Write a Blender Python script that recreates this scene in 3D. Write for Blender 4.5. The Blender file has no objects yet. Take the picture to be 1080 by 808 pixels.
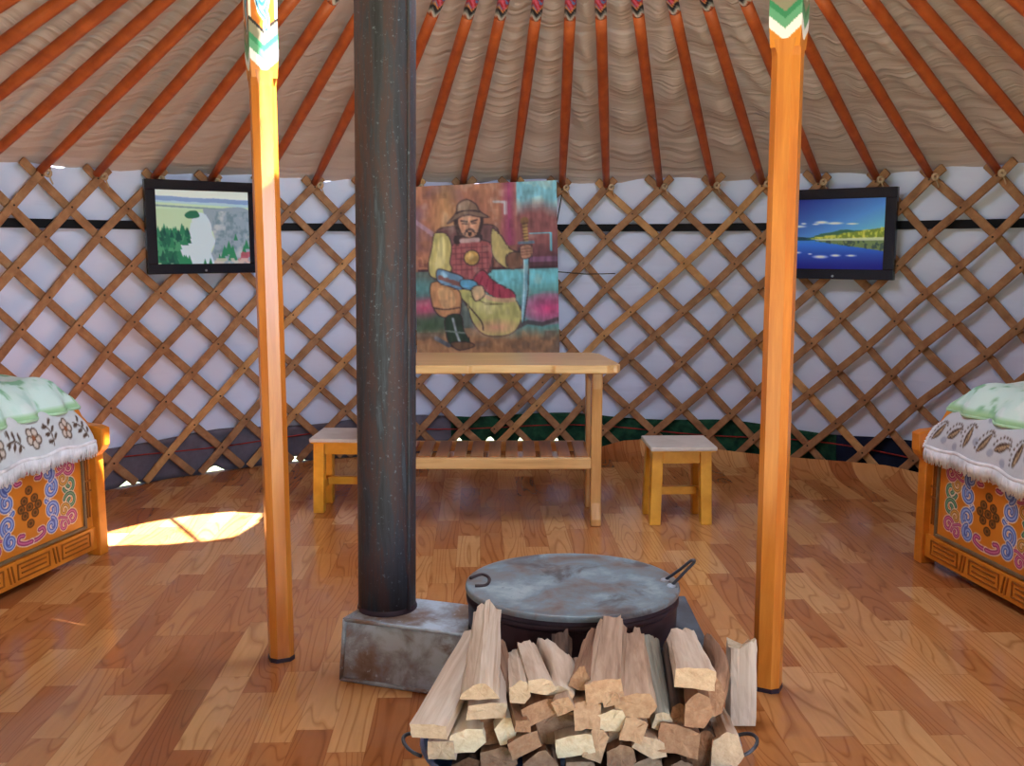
import bpy, bmesh, math, random
import numpy as np
from mathutils import Vector, Matrix
random.seed(7)
RNG = np.random.default_rng(11)
PI = math.pi
scene = bpy.context.scene
COL = scene.collection

# ------------------------------------------------------------------ camera geometry
F, PITCH, H = 1045.0, math.radians(7.85), 1.2
FW = Vector((0, math.cos(PITCH), -math.sin(PITCH)))
UP = Vector((0, math.sin(PITCH), math.cos(PITCH)))
RT = Vector((1, 0, 0))
EYE = Vector((0, 0, H))
def ray(x, y): return RT * ((x - 540) / F) - UP * ((y - 404) / F) + FW
def fl(x, y, z=0.0):
    d = ray(x, y); return EYE + d * ((z - H) / d.z)
def at(x, y, Y):
    d = ray(x, y); return EYE + d * (Y / d.y)
CX, CY, R = 0.05, 3.10, 2.68            # the round room
WT = 1.55                               # height of the lattice heads
APEX = Vector((0.217, 3.10, 2.95))
def cyl(x, y, rad=None):
    d = ray(x, y); rad = rad or R
    a = d.x**2 + d.y**2; b = -2 * (d.x * CX + d.y * CY); c = CX**2 + CY**2 - rad**2
    return EYE + d * ((-b + math.sqrt(max(b * b - 4 * a * c, 0))) / (2 * a))
def pol(th, rad, z): return Vector((CX + rad * math.sin(th), CY + rad * math.cos(th), z))

# ------------------------------------------------------------------ colour + material helpers
def s2l(c):
    c = c / 255.0
    return c / 12.92 if c <= 0.04045 else ((c + 0.055) / 1.055) ** 2.4
def rgb(*c): return tuple(s2l(v) for v in c) + (1.0,)
def s2l_np(a):
    a = np.clip(a / 255.0, 0, 1)
    return np.where(a <= 0.04045, a / 12.92, ((a + 0.055) / 1.055) ** 2.4)

def new_mat(name):
    m = bpy.data.materials.new(name); m.use_nodes = True
    nt = m.node_tree; b = nt.nodes['Principled BSDF']
    return m, nt, b
def node(nt, typ, **kw):
    n = nt.nodes.new(typ)
    for k, v in kw.items():
        if k in n.inputs: n.inputs[k].default_value = v
        else: setattr(n, k, v)
    return n
def ramp(nt, fac, stops):
    r = nt.nodes.new('ShaderNodeValToRGB'); e = r.color_ramp.elements
    while len(e) < len(stops): e.new(0.5)
    for i, (p, c) in enumerate(stops): e[i].position = p; e[i].color = c
    nt.links.new(fac, r.inputs[0]); return r.outputs[0]
def coords(nt, scale=(1, 1, 1), kind='Object', rot=(0, 0, 0), jitter=True):
    tc = nt.nodes.new('ShaderNodeTexCoord'); mp = nt.nodes.new('ShaderNodeMapping')
    mp.inputs['Scale'].default_value = scale; mp.inputs['Rotation'].default_value = rot
    nt.links.new(tc.outputs[kind], mp.inputs[0])
    if jitter:
        oi = nt.nodes.new('ShaderNodeObjectInfo')
        mu = node(nt, 'ShaderNodeMath', operation='MULTIPLY'); mu.inputs[1].default_value = 37.0
        nt.links.new(oi.outputs['Random'], mu.inputs[0]); nt.links.new(mu.outputs[0], mp.inputs['Location'])
    return mp.outputs[0]
def noise(nt, vec, scale=5, detail=4, rough=0.55, dist=0.0):
    n = node(nt, 'ShaderNodeTexNoise', Scale=scale, Detail=detail, Roughness=rough, Distortion=dist)
    nt.links.new(vec, n.inputs['Vector']); return n.outputs['Fac']
def bump(nt, b, height, strength=0.3, distance=0.01):
    bp = node(nt, 'ShaderNodeBump', Strength=strength, Distance=distance)
    nt.links.new(height, bp.inputs['Height']); nt.links.new(bp.outputs[0], b.inputs['Normal'])
def grain(name, c1, c2, scale=(30, 2, 30), nscale=2.0, rough=0.45, spec=0.4, bstr=0.15, c3=None, lo=0.35, hi=0.65, dist=0.4, coat=0.0):
    """two or three tones mixed by noise that is stretched along one axis"""
    m, nt, b = new_mat(name)
    f = noise(nt, coords(nt, scale), nscale, 5, 0.6, dist)
    st = [(lo, rgb(*c1)), (hi, rgb(*c2))]
    if c3: st = [(lo, rgb(*c1)), ((lo + hi) / 2, rgb(*c2)), (hi, rgb(*c3))]
    nt.links.new(ramp(nt, f, st), b.inputs['Base Color'])
    b.inputs['Roughness'].default_value = rough; b.inputs['Specular IOR Level'].default_value = spec
    b.inputs['Coat Weight'].default_value = coat; b.inputs['Coat Roughness'].default_value = 0.2
    if bstr: bump(nt, b, f, bstr, 0.004)
    return m
def plain(name, c, rough=0.6, spec=0.3, metal=0.0):
    m, nt, b = new_mat(name)
    f = noise(nt, coords(nt), 14, 3)
    a = tuple(v * 0.88 for v in c); d = tuple(min(255, v * 1.08) for v in c)
    nt.links.new(ramp(nt, f, [(0.3, rgb(*a)), (0.7, rgb(*d))]), b.inputs['Base Color'])
    b.inputs['Roughness'].default_value = rough; b.inputs['Specular IOR Level'].default_value = spec
    b.inputs['Metallic'].default_value = metal
    return m
def painted(name, rough=0.6, spec=0.3, weave=0.0, coat=0.0):
    """colour comes from the pattern stored on the mesh (printed cloth, painted wood, pictures)"""
    m, nt, b = new_mat(name)
    a = nt.nodes.new('ShaderNodeVertexColor'); a.layer_name = 'Col'
    nt.links.new(a.outputs[0], b.inputs['Base Color'])
    b.inputs['Roughness'].default_value = rough; b.inputs['Specular IOR Level'].default_value = spec
    b.inputs['Coat Weight'].default_value = coat
    if weave: bump(nt, b, noise(nt, coords(nt), 90, 4), weave, 0.003)
    return m

# ------------------------------------------------------------------ mesh builder
class MB:
    def __init__(s): s.v = []; s.f = []; s.mi = []; s.sm = []; s.uv = {}; s.col = None
    def add(s, vs, fs, mi=0, smooth=False, uv=None, col=None):
        o = len(s.v); s.v += [Vector(p) for p in vs]
        if uv is not None:
            for i, q in enumerate(uv): s.uv[o + i] = q
        if col is not None:
            s.col = s.col or {}
            for i, q in enumerate(col): s.col[o + i] = q
        for q in fs: s.f.append([o + i for i in q]); s.mi.append(mi); s.sm.append(smooth)
    def hexa(s, p, mi=0):     # 8 corners: 4 bottom, 4 top
        s.add(p, [(3, 2, 1, 0), (4, 5, 6, 7), (0, 1, 5, 4), (1, 2, 6, 5), (2, 3, 7, 6), (3, 0, 4, 7)], mi)
    def box(s, lo, hi, mi=0, M=None):
        (a, b, c), (d, e, f) = lo, hi
        p = [Vector(q) for q in ((a, b, c), (d, b, c), (d, e, c), (a, e, c), (a, b, f), (d, b, f), (d, e, f), (a, e, f))]
        if M: p = [M @ q for q in p]
        s.hexa(p, mi)
    def loft(s, rings, closed=True, caps=True, mi=0, smooth=True, capmi=None, uv=None, col=None):
        n = len(rings[0]); vs = [p for r in rings for p in r]; fs = []
        for i in range(len(rings) - 1):
            for j in range(n if closed else n - 1):
                k = (j + 1) % n
                fs.append((i * n + j, i * n + k, (i + 1) * n + k, (i + 1) * n + j))
        s.add(vs, fs, mi, smooth, uv, col)
        if caps and closed:
            o = len(s.v) - len(vs)
            for q in (list(range(n))[::-1], [(len(rings) - 1) * n + j for j in range(n)]):
                s.f.append([o + i for i in q]); s.mi.append(mi if capmi is None else capmi); s.sm.append(False)
    def tube(s, path, rad, seg=10, mi=0, caps=True, colf=None, smooth=True):
        path = [Vector(p) for p in path]; rings = []; ref = None; cols = []
        for i, p in enumerate(path):
            t = (path[min(i + 1, len(path) - 1)] - path[max(i - 1, 0)]).normalized()
            if ref is None: ref = Vector((0, 0, 1)) if abs(t.z) < 0.9 else Vector((0, 1, 0))
            a = t.cross(ref).normalized(); b = a.cross(t).normalized(); ref = b
            r = rad[i] if isinstance(rad, (list, tuple)) else rad
            rings.append([p + (a * math.cos(2 * PI * k / seg) + b * math.sin(2 * PI * k / seg)) * r for k in range(seg)])
            if colf: cols += [colf(i / (len(path) - 1), k / seg) for k in range(seg)]
        s.loft(rings, True, caps, mi, smooth, col=cols if colf else None)
    def strip(s, pts, ups, nrm, w, t, mi=0):   # flat bar swept along pts; ups = width direction, nrm = thickness direction
        rings = []
        for p, u, n in zip(pts, ups, nrm):
            a, b = u * (w / 2), n * (t / 2)
            rings.append([p - a - b, p + a - b, p + a + b, p - a + b])
        s.loft(rings, True, True, mi, False)
    def lathe(s, prof, c, seg=48, mi=0, smooth=True, caps=False, sx=1.0, sy=1.0):
        rings = [[Vector((c[0] + r * sx * math.cos(2 * PI * k / seg), c[1] + r * sy * math.sin(2 * PI * k / seg), c[2] + z)) for k in range(seg)] for r, z in prof]
        s.loft(rings, True, caps, mi, smooth)
    def prism(s, out, f0, f1, mi=0):           # outline (2-D) mapped by two functions to its two faces
        n = len(out); a = [f0(*p) for p in out]; b = [f1(*p) for p in out]
        s.add(a + b, [tuple(range(n))[::-1], tuple(range(n, 2 * n))] + [(i, (i + 1) % n, n + (i + 1) % n, n + i) for i in range(n)], mi)
    def grid(s, fn, nu, nv, mi=0, smooth=True, img=None):
        vs = []; uv = []; col = []
        for j in range(nv + 1):
            for i in range(nu + 1):
                u, v = i / nu, j / nv
                vs.append(fn(u, v)); uv.append((u, v))
                if img is not None:
                    h, w = img.shape[:2]
                    c = img[min(int(v * h), h - 1), min(int(u * w), w - 1)]; col.append((c[0], c[1], c[2], 1.0))
        fs = [(j * (nu + 1) + i, j * (nu + 1) + i + 1, (j + 1) * (nu + 1) + i + 1, (j + 1) * (nu + 1) + i) for j in range(nv) for i in range(nu)]
        s.add(vs, fs, mi, smooth, uv, col if img is not None else None)
    def build(s, name, mats, parent=None, bevel=0.0, seg=2, M=None, recalc=True, solid=0.0, origin=None, weld=False):
        if not isinstance(mats, (list, tuple)): mats = [mats]
        me = bpy.data.meshes.new(name)
        vs = s.v
        o = bpy.data.objects.new(name, me)
        if M is not None:               # mesh is local, object gets the matrix
            o.matrix_world = M
        elif parent is not None:        # mesh in world space, moved into the parent's frame
            inv = parent.matrix_basis.inverted(); pp = parent.parent
            inv = parent.matrix_basis.copy()
            while pp is not None: inv = pp.matrix_basis @ inv; pp = pp.parent
            inv = inv.inverted(); vs = [inv @ v for v in vs]
        else:
            if origin is None:
                lo = [min(v[k] for v in vs) for k in range(3)]; hi = [max(v[k] for v in vs) for k in range(3)]
                origin = Vector(((lo[0] + hi[0]) / 2, (lo[1] + hi[1]) / 2, lo[2]))
            origin = Vector(origin); vs = [v - origin for v in vs]; o.location = origin
        me.from_pydata([tuple(v) for v in vs], [], s.f)
        for p, mi, sm in zip(me.polygons, s.mi, s.sm): p.material_index = mi; p.use_smooth = sm
        if s.uv:
            ul = me.uv_layers.new(name='UVMap')
            for lp in me.loops: ul.data[lp.index].uv = s.uv.get(lp.vertex_index, (0, 0))
        if s.col:
            ca = me.color_attributes.new('Col', 'FLOAT_COLOR', 'POINT')
            arr = np.zeros((len(vs), 4), dtype=np.float32); arr[:, 3] = 1
            for i, c in s.col.items(): arr[i] = c
            ca.data.foreach_set('color', arr.ravel())
        if recalc:
            bm = bmesh.new(); bm.from_mesh(me)
            if weld: bmesh.ops.remove_doubles(bm, verts=bm.verts, dist=1e-5)
            bmesh.ops.recalc_face_normals(bm, faces=bm.faces); bm.to_mesh(me); bm.free()
        for m in mats: me.materials.append(m)
        COL.objects.link(o)
        if parent is not None: o.parent = parent
        if solid:
            md = o.modifiers.new('Solid', 'SOLIDIFY'); md.thickness = solid; md.offset = 0
        if bevel:
            md = o.modifiers.new('Bevel', 'BEVEL'); md.width = bevel; md.segments = seg; md.limit_method = 'ANGLE'; md.angle_limit = math.radians(35)
        return o

def tag(o, label=None, cat=None, group=None, kind=None):
    if label: o['label'] = label
    if cat: o['category'] = cat
    if group: o['group'] = group
    if kind: o['kind'] = kind
    return o
def thing(name, loc, label, cat, group=None, rotz=0.0):
    o = bpy.data.objects.new(name, None); o.empty_display_size = 0.1
    o.matrix_basis = Matrix.Translation(Vector(loc)) @ Matrix.Rotation(rotz, 4, 'Z')
    COL.objects.link(o); return tag(o, label, cat, group)
def copy_tree(o, parent=None):
    c = o.copy(); COL.objects.link(c); c.parent = parent
    for ch in [q for q in COL.objects if q.parent == o]: copy_tree(ch, c)
    return c

# ------------------------------------------------------------------ a small painter for printed and painted patterns
class Paint:
    def __init__(s, w, h, bg, ss=2):
        s.W, s.Hh, s.ss = w * ss, h * ss, ss
        s.a = np.zeros((s.Hh, s.W, 3)) + np.array(bg, float)
        s.asp = h / w
        yy, xx = np.mgrid[0:s.Hh, 0:s.W]
        s.x = (xx + 0.5) / s.W; s.y = (yy + 0.5) / s.Hh      # 0..1 both ways
        s.Y = s.y * s.asp
    def mix(s, m, c, a=1.0):
        m = (m * a)[..., None]; s.a = s.a * (1 - m) + np.array(c, float) * m
    def nz(s, fx, fy, oct=3, seed=0):
        r = np.random.default_rng(seed); out = 0; amp = 1.0; tot = 0
        for k in range(oct):
            nx, ny = max(2, int(fx * 2**k)) + 2, max(2, int(fy * 2**k)) + 2
            g = r.random((ny, nx)); X = s.x * (nx - 2); Yv = s.y * (ny - 2)
            i = X.astype(int); j = Yv.astype(int); a = X - i; b = Yv - j; a = a * a * (3 - 2 * a); b = b * b * (3 - 2 * b)
            out = out + amp * ((g[j, i] * (1 - a) + g[j, i + 1] * a) * (1 - b) + (g[j + 1, i] * (1 - a) + g[j + 1, i + 1] * a) * b)
            tot += amp; amp *= 0.5
        return out / tot
    def poly(s, pts, c, a=1.0):
        m = np.zeros(s.x.shape, bool); n = len(pts)
        for i in range(n):
            (x0, y0), (x1, y1) = pts[i], pts[(i + 1) % n]
            if y0 == y1: continue
            cond = ((s.y >= min(y0, y1)) & (s.y < max(y0, y1)))
            m ^= cond & (s.x < x0 + (s.y - y0) * (x1 - x0) / (y1 - y0))
        s.mix(m.astype(float), c, a); return m
    def blob(s, pts, c, a=1.0, edge=None, ew=0.0065):
        q = spline(pts, True, 8); m = s.poly(q, c, a)
        if edge is not None: s.line(q + [q[0]], ew, edge)
        return m
    def ell(s, cx, cy, rx, ry, c, a=1.0, soft=0.0):
        d = np.sqrt(((s.x - cx) / rx) ** 2 + ((s.y - cy) / ry) ** 2)
        s.mix(np.clip((1 - d) / soft, 0, 1) if soft else (d < 1).astype(float), c, a)
    def line(s, pts, w, c, a=1.0, w1=None):
        """stroke, width in units of the picture's width"""
        n = len(pts) - 1; m = np.zeros(s.x.shape)
        for i in range(n):
            (x0, y0), (x1, y1) = pts[i], pts[i + 1]; y0, y1 = y0 * s.asp, y1 * s.asp
            ww = w if w1 is None else w + (w1 - w) * i / max(1, n - 1)
            pad = ww * 1.2
            ix0 = max(0, int((min(x0, x1) - pad) * s.W)); ix1 = min(s.W, int((max(x0, x1) + pad) * s.W) + 2)
            iy0 = max(0, int((min(y0, y1) - pad) / s.asp * s.Hh)); iy1 = min(s.Hh, int((max(y0, y1) + pad) / s.asp * s.Hh) + 2)
            if ix0 >= ix1 or iy0 >= iy1: continue
            X = s.x[iy0:iy1, ix0:ix1]; Yv = s.Y[iy0:iy1, ix0:ix1]
            dx, dy = x1 - x0, y1 - y0; L = dx * dx + dy * dy + 1e-12
            t = np.clip(((X - x0) * dx + (Yv - y0) * dy) / L, 0, 1)
            d = np.hypot(X - x0 - t * dx, Yv - y0 - t * dy)
            m[iy0:iy1, ix0:ix1] = np.maximum(m[iy0:iy1, ix0:ix1], (d < ww / 2))
        s.mix(m, c, a)
    def img(s):
        for _ in range(getattr(s, 'soft', 0)):
            q = np.pad(s.a, ((1, 1), (1, 1), (0, 0)), 'edge'); s.a = (q[:-2, 1:-1] + q[2:, 1:-1] + q[1:-1, :-2] + q[1:-1, 2:] + 2 * s.a) / 6
        a = s.a.reshape(s.Hh // s.ss, s.ss, s.W // s.ss, s.ss, 3).mean((1, 3))
        return s2l_np(a)
def spline(pts, closed=False, n=8):
    P = [np.array(p, float) for p in pts]; out = []; N = len(P)
    for i in range(N if closed else N - 1):
        g = lambda k: P[k % N] if closed else P[min(max(k, 0), N - 1)]
        a, b, c, d = g(i - 1), g(i), g(i + 1), g(i + 2)
        for k in range(n):
            t = k / n
            out.append(tuple(0.5 * (2 * b + (c - a) * t + (2 * a - 5 * b + 4 * c - d) * t * t + (3 * b - a - 3 * c + d) * t**3)))
    if not closed: out.append(tuple(P[-1]))
    return out
def spiral(cx, cy, r, a0, turns, asp, n=26, shrink=0.25):
    """curl from its outer end inwards, in picture units"""
    return [(cx + r * (1 - (1 - shrink) * k / n) * math.cos(a0 + turns * 2 * PI * k / n), cy + r * (1 - (1 - shrink) * k / n) * math.sin(a0 + turns * 2 * PI * k / n) / asp) for k in range(n + 1)]

# ------------------------------------------------------------------ materials
M = {}
M['orange'] = grain('orange varnished pine', (190, 104, 30), (216, 134, 52), (14, 14, 1.2), 2.2, 0.32, 0.5, 0.05, coat=0.25)
M['bedwood'] = grain('orange painted wood', (196, 108, 26), (222, 134, 40), (3, 3, 3), 3, 0.35, 0.5, 0.03, coat=0.2)
M['lath'] = grain('willow lath', (120, 80, 54), (152, 108, 74), (3, 3, 3), 5, 0.6, 0.3, 0.1, c3=(178, 132, 94), lo=0.25, hi=0.75)
M['lath_pale'] = grain('new pale lath', (166, 118, 72), (196, 148, 98), (3, 3, 3), 5, 0.6, 0.3, 0.1)
M['pole'] = grain('orange red pole paint', (156, 68, 28), (184, 88, 38), (3, 3, 3), 4, 0.45, 0.4, 0.05)
M['polepaint'] = painted('pole tip paint', 0.45)
M['stud'] = plain('dark lath stud', (60, 38, 26), 0.7)
M['black'] = plain('black strap', (14, 14, 20), 0.8)
M['cord'] = plain('dark cord', (34, 30, 34), 0.8)
M['redcord'] = plain('red cord', (150, 44, 40), 0.8)
M['rawhide'] = plain('pale rawhide tie', (190, 160, 130), 0.8)
M['pine'] = grain('varnished pine', (188, 136, 82), (214, 166, 108), (1.2, 16, 16), 2.0, 0.3, 0.5, 0.04, c3=(222, 178, 124), lo=0.3, hi=0.75, coat=0.3)
M['pineleg'] = grain('varnished pine leg', (182, 124, 66), (210, 156, 94), (16, 16, 1.2), 2.0, 0.3, 0.5, 0.04, coat=0.3)
M['slat'] = grain('varnished shelf slat', (132, 78, 42), (166, 104, 58), (16, 1.2, 16), 2.0, 0.3, 0.5, 0.04, coat=0.25)
M['yellow'] = grain('yellow stool paint', (206, 142, 34), (228, 164, 52), (3, 3, 3), 4, 0.45, 0.4, 0.04)
M['stooltop'] = grain('worn grey laminate seat', (186, 172, 162), (206, 194, 186), (3, 3, 3), 3, 0.35, 0.45, 0.02)
M['frame'] = plain('glossy black frame', (14, 16, 30), 0.18, 0.5)
M['picture'] = painted('glossy printed picture', 0.25, 0.4)
M['canvas'] = painted('oil paint on canvas', 0.55, 0.3, 0.15)
M['canvasedge'] = plain('canvas edge', (190, 180, 170), 0.8)
M['panelpaint'] = painted('painted ornament panel', 0.35, 0.45, coat=0.15)
M['postpaint'] = painted('painted post capital', 0.4, 0.4)
M['cloth'] = painted('woven printed cover', 0.9, 0.1, 0.35)
M['quilt'] = painted('printed cotton quilt', 0.9, 0.1, 0.3)
M['fringe'] = plain('white fringe', (226, 222, 228), 0.9, 0.1)
M['mattress'] = plain('mattress ticking', (200, 196, 190), 0.9)
M['wire'] = plain('dark steel wire', (84, 84, 92), 0.4, 0.5, 0.7)
M['tub'] = plain('blue enamel', (74, 92, 130), 0.3, 0.5)
M['groove'] = plain('darker painted relief', (150, 82, 24), 0.5)
M['edge'] = plain('grey worn moulding', (120, 96, 70), 0.5)

def metal(name, stops, nscale, scale, rough=(0.35, 0.6), met=0.55, fleck=None, fs=55, stain=None):
    m, nt, b = new_mat(name)
    f = noise(nt, coords(nt, scale), nscale, 7, 0.62, 0.3)
    c = ramp(nt, f, [(p, rgb(*q)) for p, q in stops])
    if fleck:
        g = noise(nt, coords(nt, (1, 1, 1)), fs, 5, 0.7)
        k = ramp(nt, g, [(0.6, (0, 0, 0, 1)), (0.7, (1, 1, 1, 1))])
        mx = node(nt, 'ShaderNodeMix', data_type='RGBA'); mx.inputs[7].default_value = rgb(*fleck)
        nt.links.new(k, mx.inputs[0]); nt.links.new(c, mx.inputs[6]); c = mx.outputs[2]
    if stain:
        g = noise(nt, coords(nt, (1, 1, 1)), 5.5, 6, 0.6, 0.6)
        k = ramp(nt, g, [(0.58, (0, 0, 0, 1)), (0.66, (.8, .8, .8, 1))])
        mx = node(nt, 'ShaderNodeMix', data_type='RGBA'); mx.inputs[7].default_value = rgb(*stain)
        nt.links.new(k, mx.inputs[0]); nt.links.new(c, mx.inputs[6]); c = mx.outputs[2]
    nt.links.new(c, b.inputs['Base Color'])
    r = node(nt, 'ShaderNodeMapRange'); r.inputs[3].default_value, r.inputs[4].default_value = rough
    nt.links.new(f, r.inputs[0]); nt.links.new(r.outputs[0], b.inputs['Roughness'])
    b.inputs['Metallic'].default_value = met; b.inputs['Specular IOR Level'].default_value = 0.35; bump(nt, b, f, 0.12, 0.004)
    return m
M['pipe'] = metal('burnt steel pipe', [(0.3, (34, 31, 37)), (0.44, (50, 51, 61)), (0.52, (68, 47, 48)), (0.6, (46, 47, 56)), (0.76, (80, 88, 102))], 3.0, (9, 9, 0.9), rough=(.5, .7), met=0.0, fleck=(96, 104, 116), fs=95)
M['flue'] = metal('rusty grey steel', [(0.28, (116, 88, 72)), (0.40, (136, 116, 106)), (0.49, (146, 146, 154)), (0.62, (182, 194, 208))], 3.2, (3, 3, 3), met=0.08, fleck=(186, 194, 206), stain=(116, 84, 66))
M['drum'] = metal('dark purple burnt steel', [(0.3, (46, 34, 42)), (0.6, (66, 50, 60)), (0.8, (84, 70, 80))], 3.5, (2, 2, 4), met=0.4)
M['lid'] = metal('blue grey lid steel', [(0.30, (112, 84, 74)), (0.42, (122, 116, 116)), (0.54, (122, 136, 146)), (0.70, (156, 168, 174))], 2.8, (3, 3, 3), met=0.15, fleck=(108, 116, 126), stain=(84, 72, 72))
M['stain'] = plain('dark burnt stain', (58, 44, 48), 0.6)
M['firebox'] = metal('firebox steel', [(0.3, (66, 66, 74)), (0.6, (104, 110, 120)), (0.8, (130, 138, 150))], 3.0, (3, 3, 3), met=0.5)

def wood_log(name, c1, c2, c3):
    m = grain(name, c1, c2, (26, 1.6, 26), 1.6, 0.75, 0.2, 0.5, c3=c3, lo=0.34, hi=0.66, dist=0.5); return m
LOG = {
    'pale': wood_log('pale split wood', (182, 156, 136), (204, 182, 163), (220, 202, 186)),
    'tan': wood_log('tan split wood', (154, 124, 104), (182, 152, 130), (202, 174, 152)),
    'brown': wood_log('brown split wood', (118, 84, 66), (148, 112, 90), (172, 136, 112)),
    'white': wood_log('white split wood', (200, 182, 158), (224, 210, 188), (236, 226, 208)),
    'dark': wood_log('dark barky wood', (50, 38, 34), (82, 62, 52), (110, 88, 74)),
    'grey': wood_log('grey lichen bark', (104, 96, 84), (146, 140, 126), (182, 178, 164)),
}
def endm(name, c1, c2):
    m, nt, b = new_mat(name)
    f = noise(nt, coords(nt, (1, 1, 1)), 60, 5, 0.7)
    nt.links.new(ramp(nt, f, [(0.3, rgb(*c1)), (0.7, rgb(*c2))]), b.inputs['Base Color'])
    b.inputs['Roughness'].default_value = 0.9; b.inputs['Specular IOR Level'].default_value = 0.1
    bump(nt, b, f, 0.8, 0.006); return m
END = {'pale': endm('sawn pale end', (190, 162, 136), (216, 194, 168)), 'tan': endm('sawn tan end', (172, 136, 108), (204, 172, 142)),
       'brown': endm('sawn brown end', (150, 112, 88), (184, 148, 120)), 'white': endm('sawn white end', (214, 192, 158), (238, 224, 200)),
       'dark': endm('sawn dark end', (110, 76, 56), (150, 110, 82)), 'grey': endm('sawn grey end', (180, 160, 136), (214, 200, 176))}

def cloth_wall(name, c1, c2, trans, wr=(2.0, 12.0), wstr=0.35, tcol=None):
    m, nt, b = new_mat(name)
    v = coords(nt, (wr[0], wr[1], 1), 'UV', jitter=False)
    f = noise(nt, v, 3.0, 3, 0.45, 0.35)
    g = noise(nt, coords(nt, (1, 1, 1), 'Object', jitter=False), 1.6, 3)
    nt.links.new(ramp(nt, g, [(0.3, rgb(*c1)), (0.7, rgb(*c2))]), b.inputs['Base Color'])
    b.inputs['Roughness'].default_value = 0.6; b.inputs['Specular IOR Level'].default_value = 0.3
    bp = node(nt, 'ShaderNodeBump', Strength=wstr, Distance=0.03); nt.links.new(f, bp.inputs['Height'])
    nt.links.new(bp.outputs[0], b.inputs['Normal'])
    if trans <= 0: return m
    t = node(nt, 'ShaderNodeBsdfTranslucent'); t.inputs[0].default_value = rgb(*(tcol or c2)); nt.links.new(bp.outputs[0], t.inputs['Normal'])
    mx = nt.nodes.new('ShaderNodeMixShader'); mx.inputs[0].default_value = trans
    out = nt.nodes['Material Output']
    nt.links.new(b.outputs[0], mx.inputs[1]); nt.links.new(t.outputs[0], mx.inputs[2]); nt.links.new(mx.outputs[0], out.inputs[0])
    return m
M['lining'] = cloth_wall('white cotton wall lining', (200, 206, 234), (210, 216, 242), 0.0, (5, 5), 0.3)
M['roofcloth'] = cloth_wall('beige roof lining', (190, 173, 168), (204, 188, 183), 0.0, (4, 18), 0.5, (200, 150, 120))
M['feltgrey'] = plain('grey felt', (98, 92, 104), 0.95, 0.05)
M['feltgreen'] = grain('green felt cloth', (22, 50, 40), (40, 78, 56), (5, 5, 5), 4, 0.9, 0.1, 0.3)
M['feltnavy'] = plain('navy felt', (30, 34, 52), 0.95, 0.05)

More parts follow.
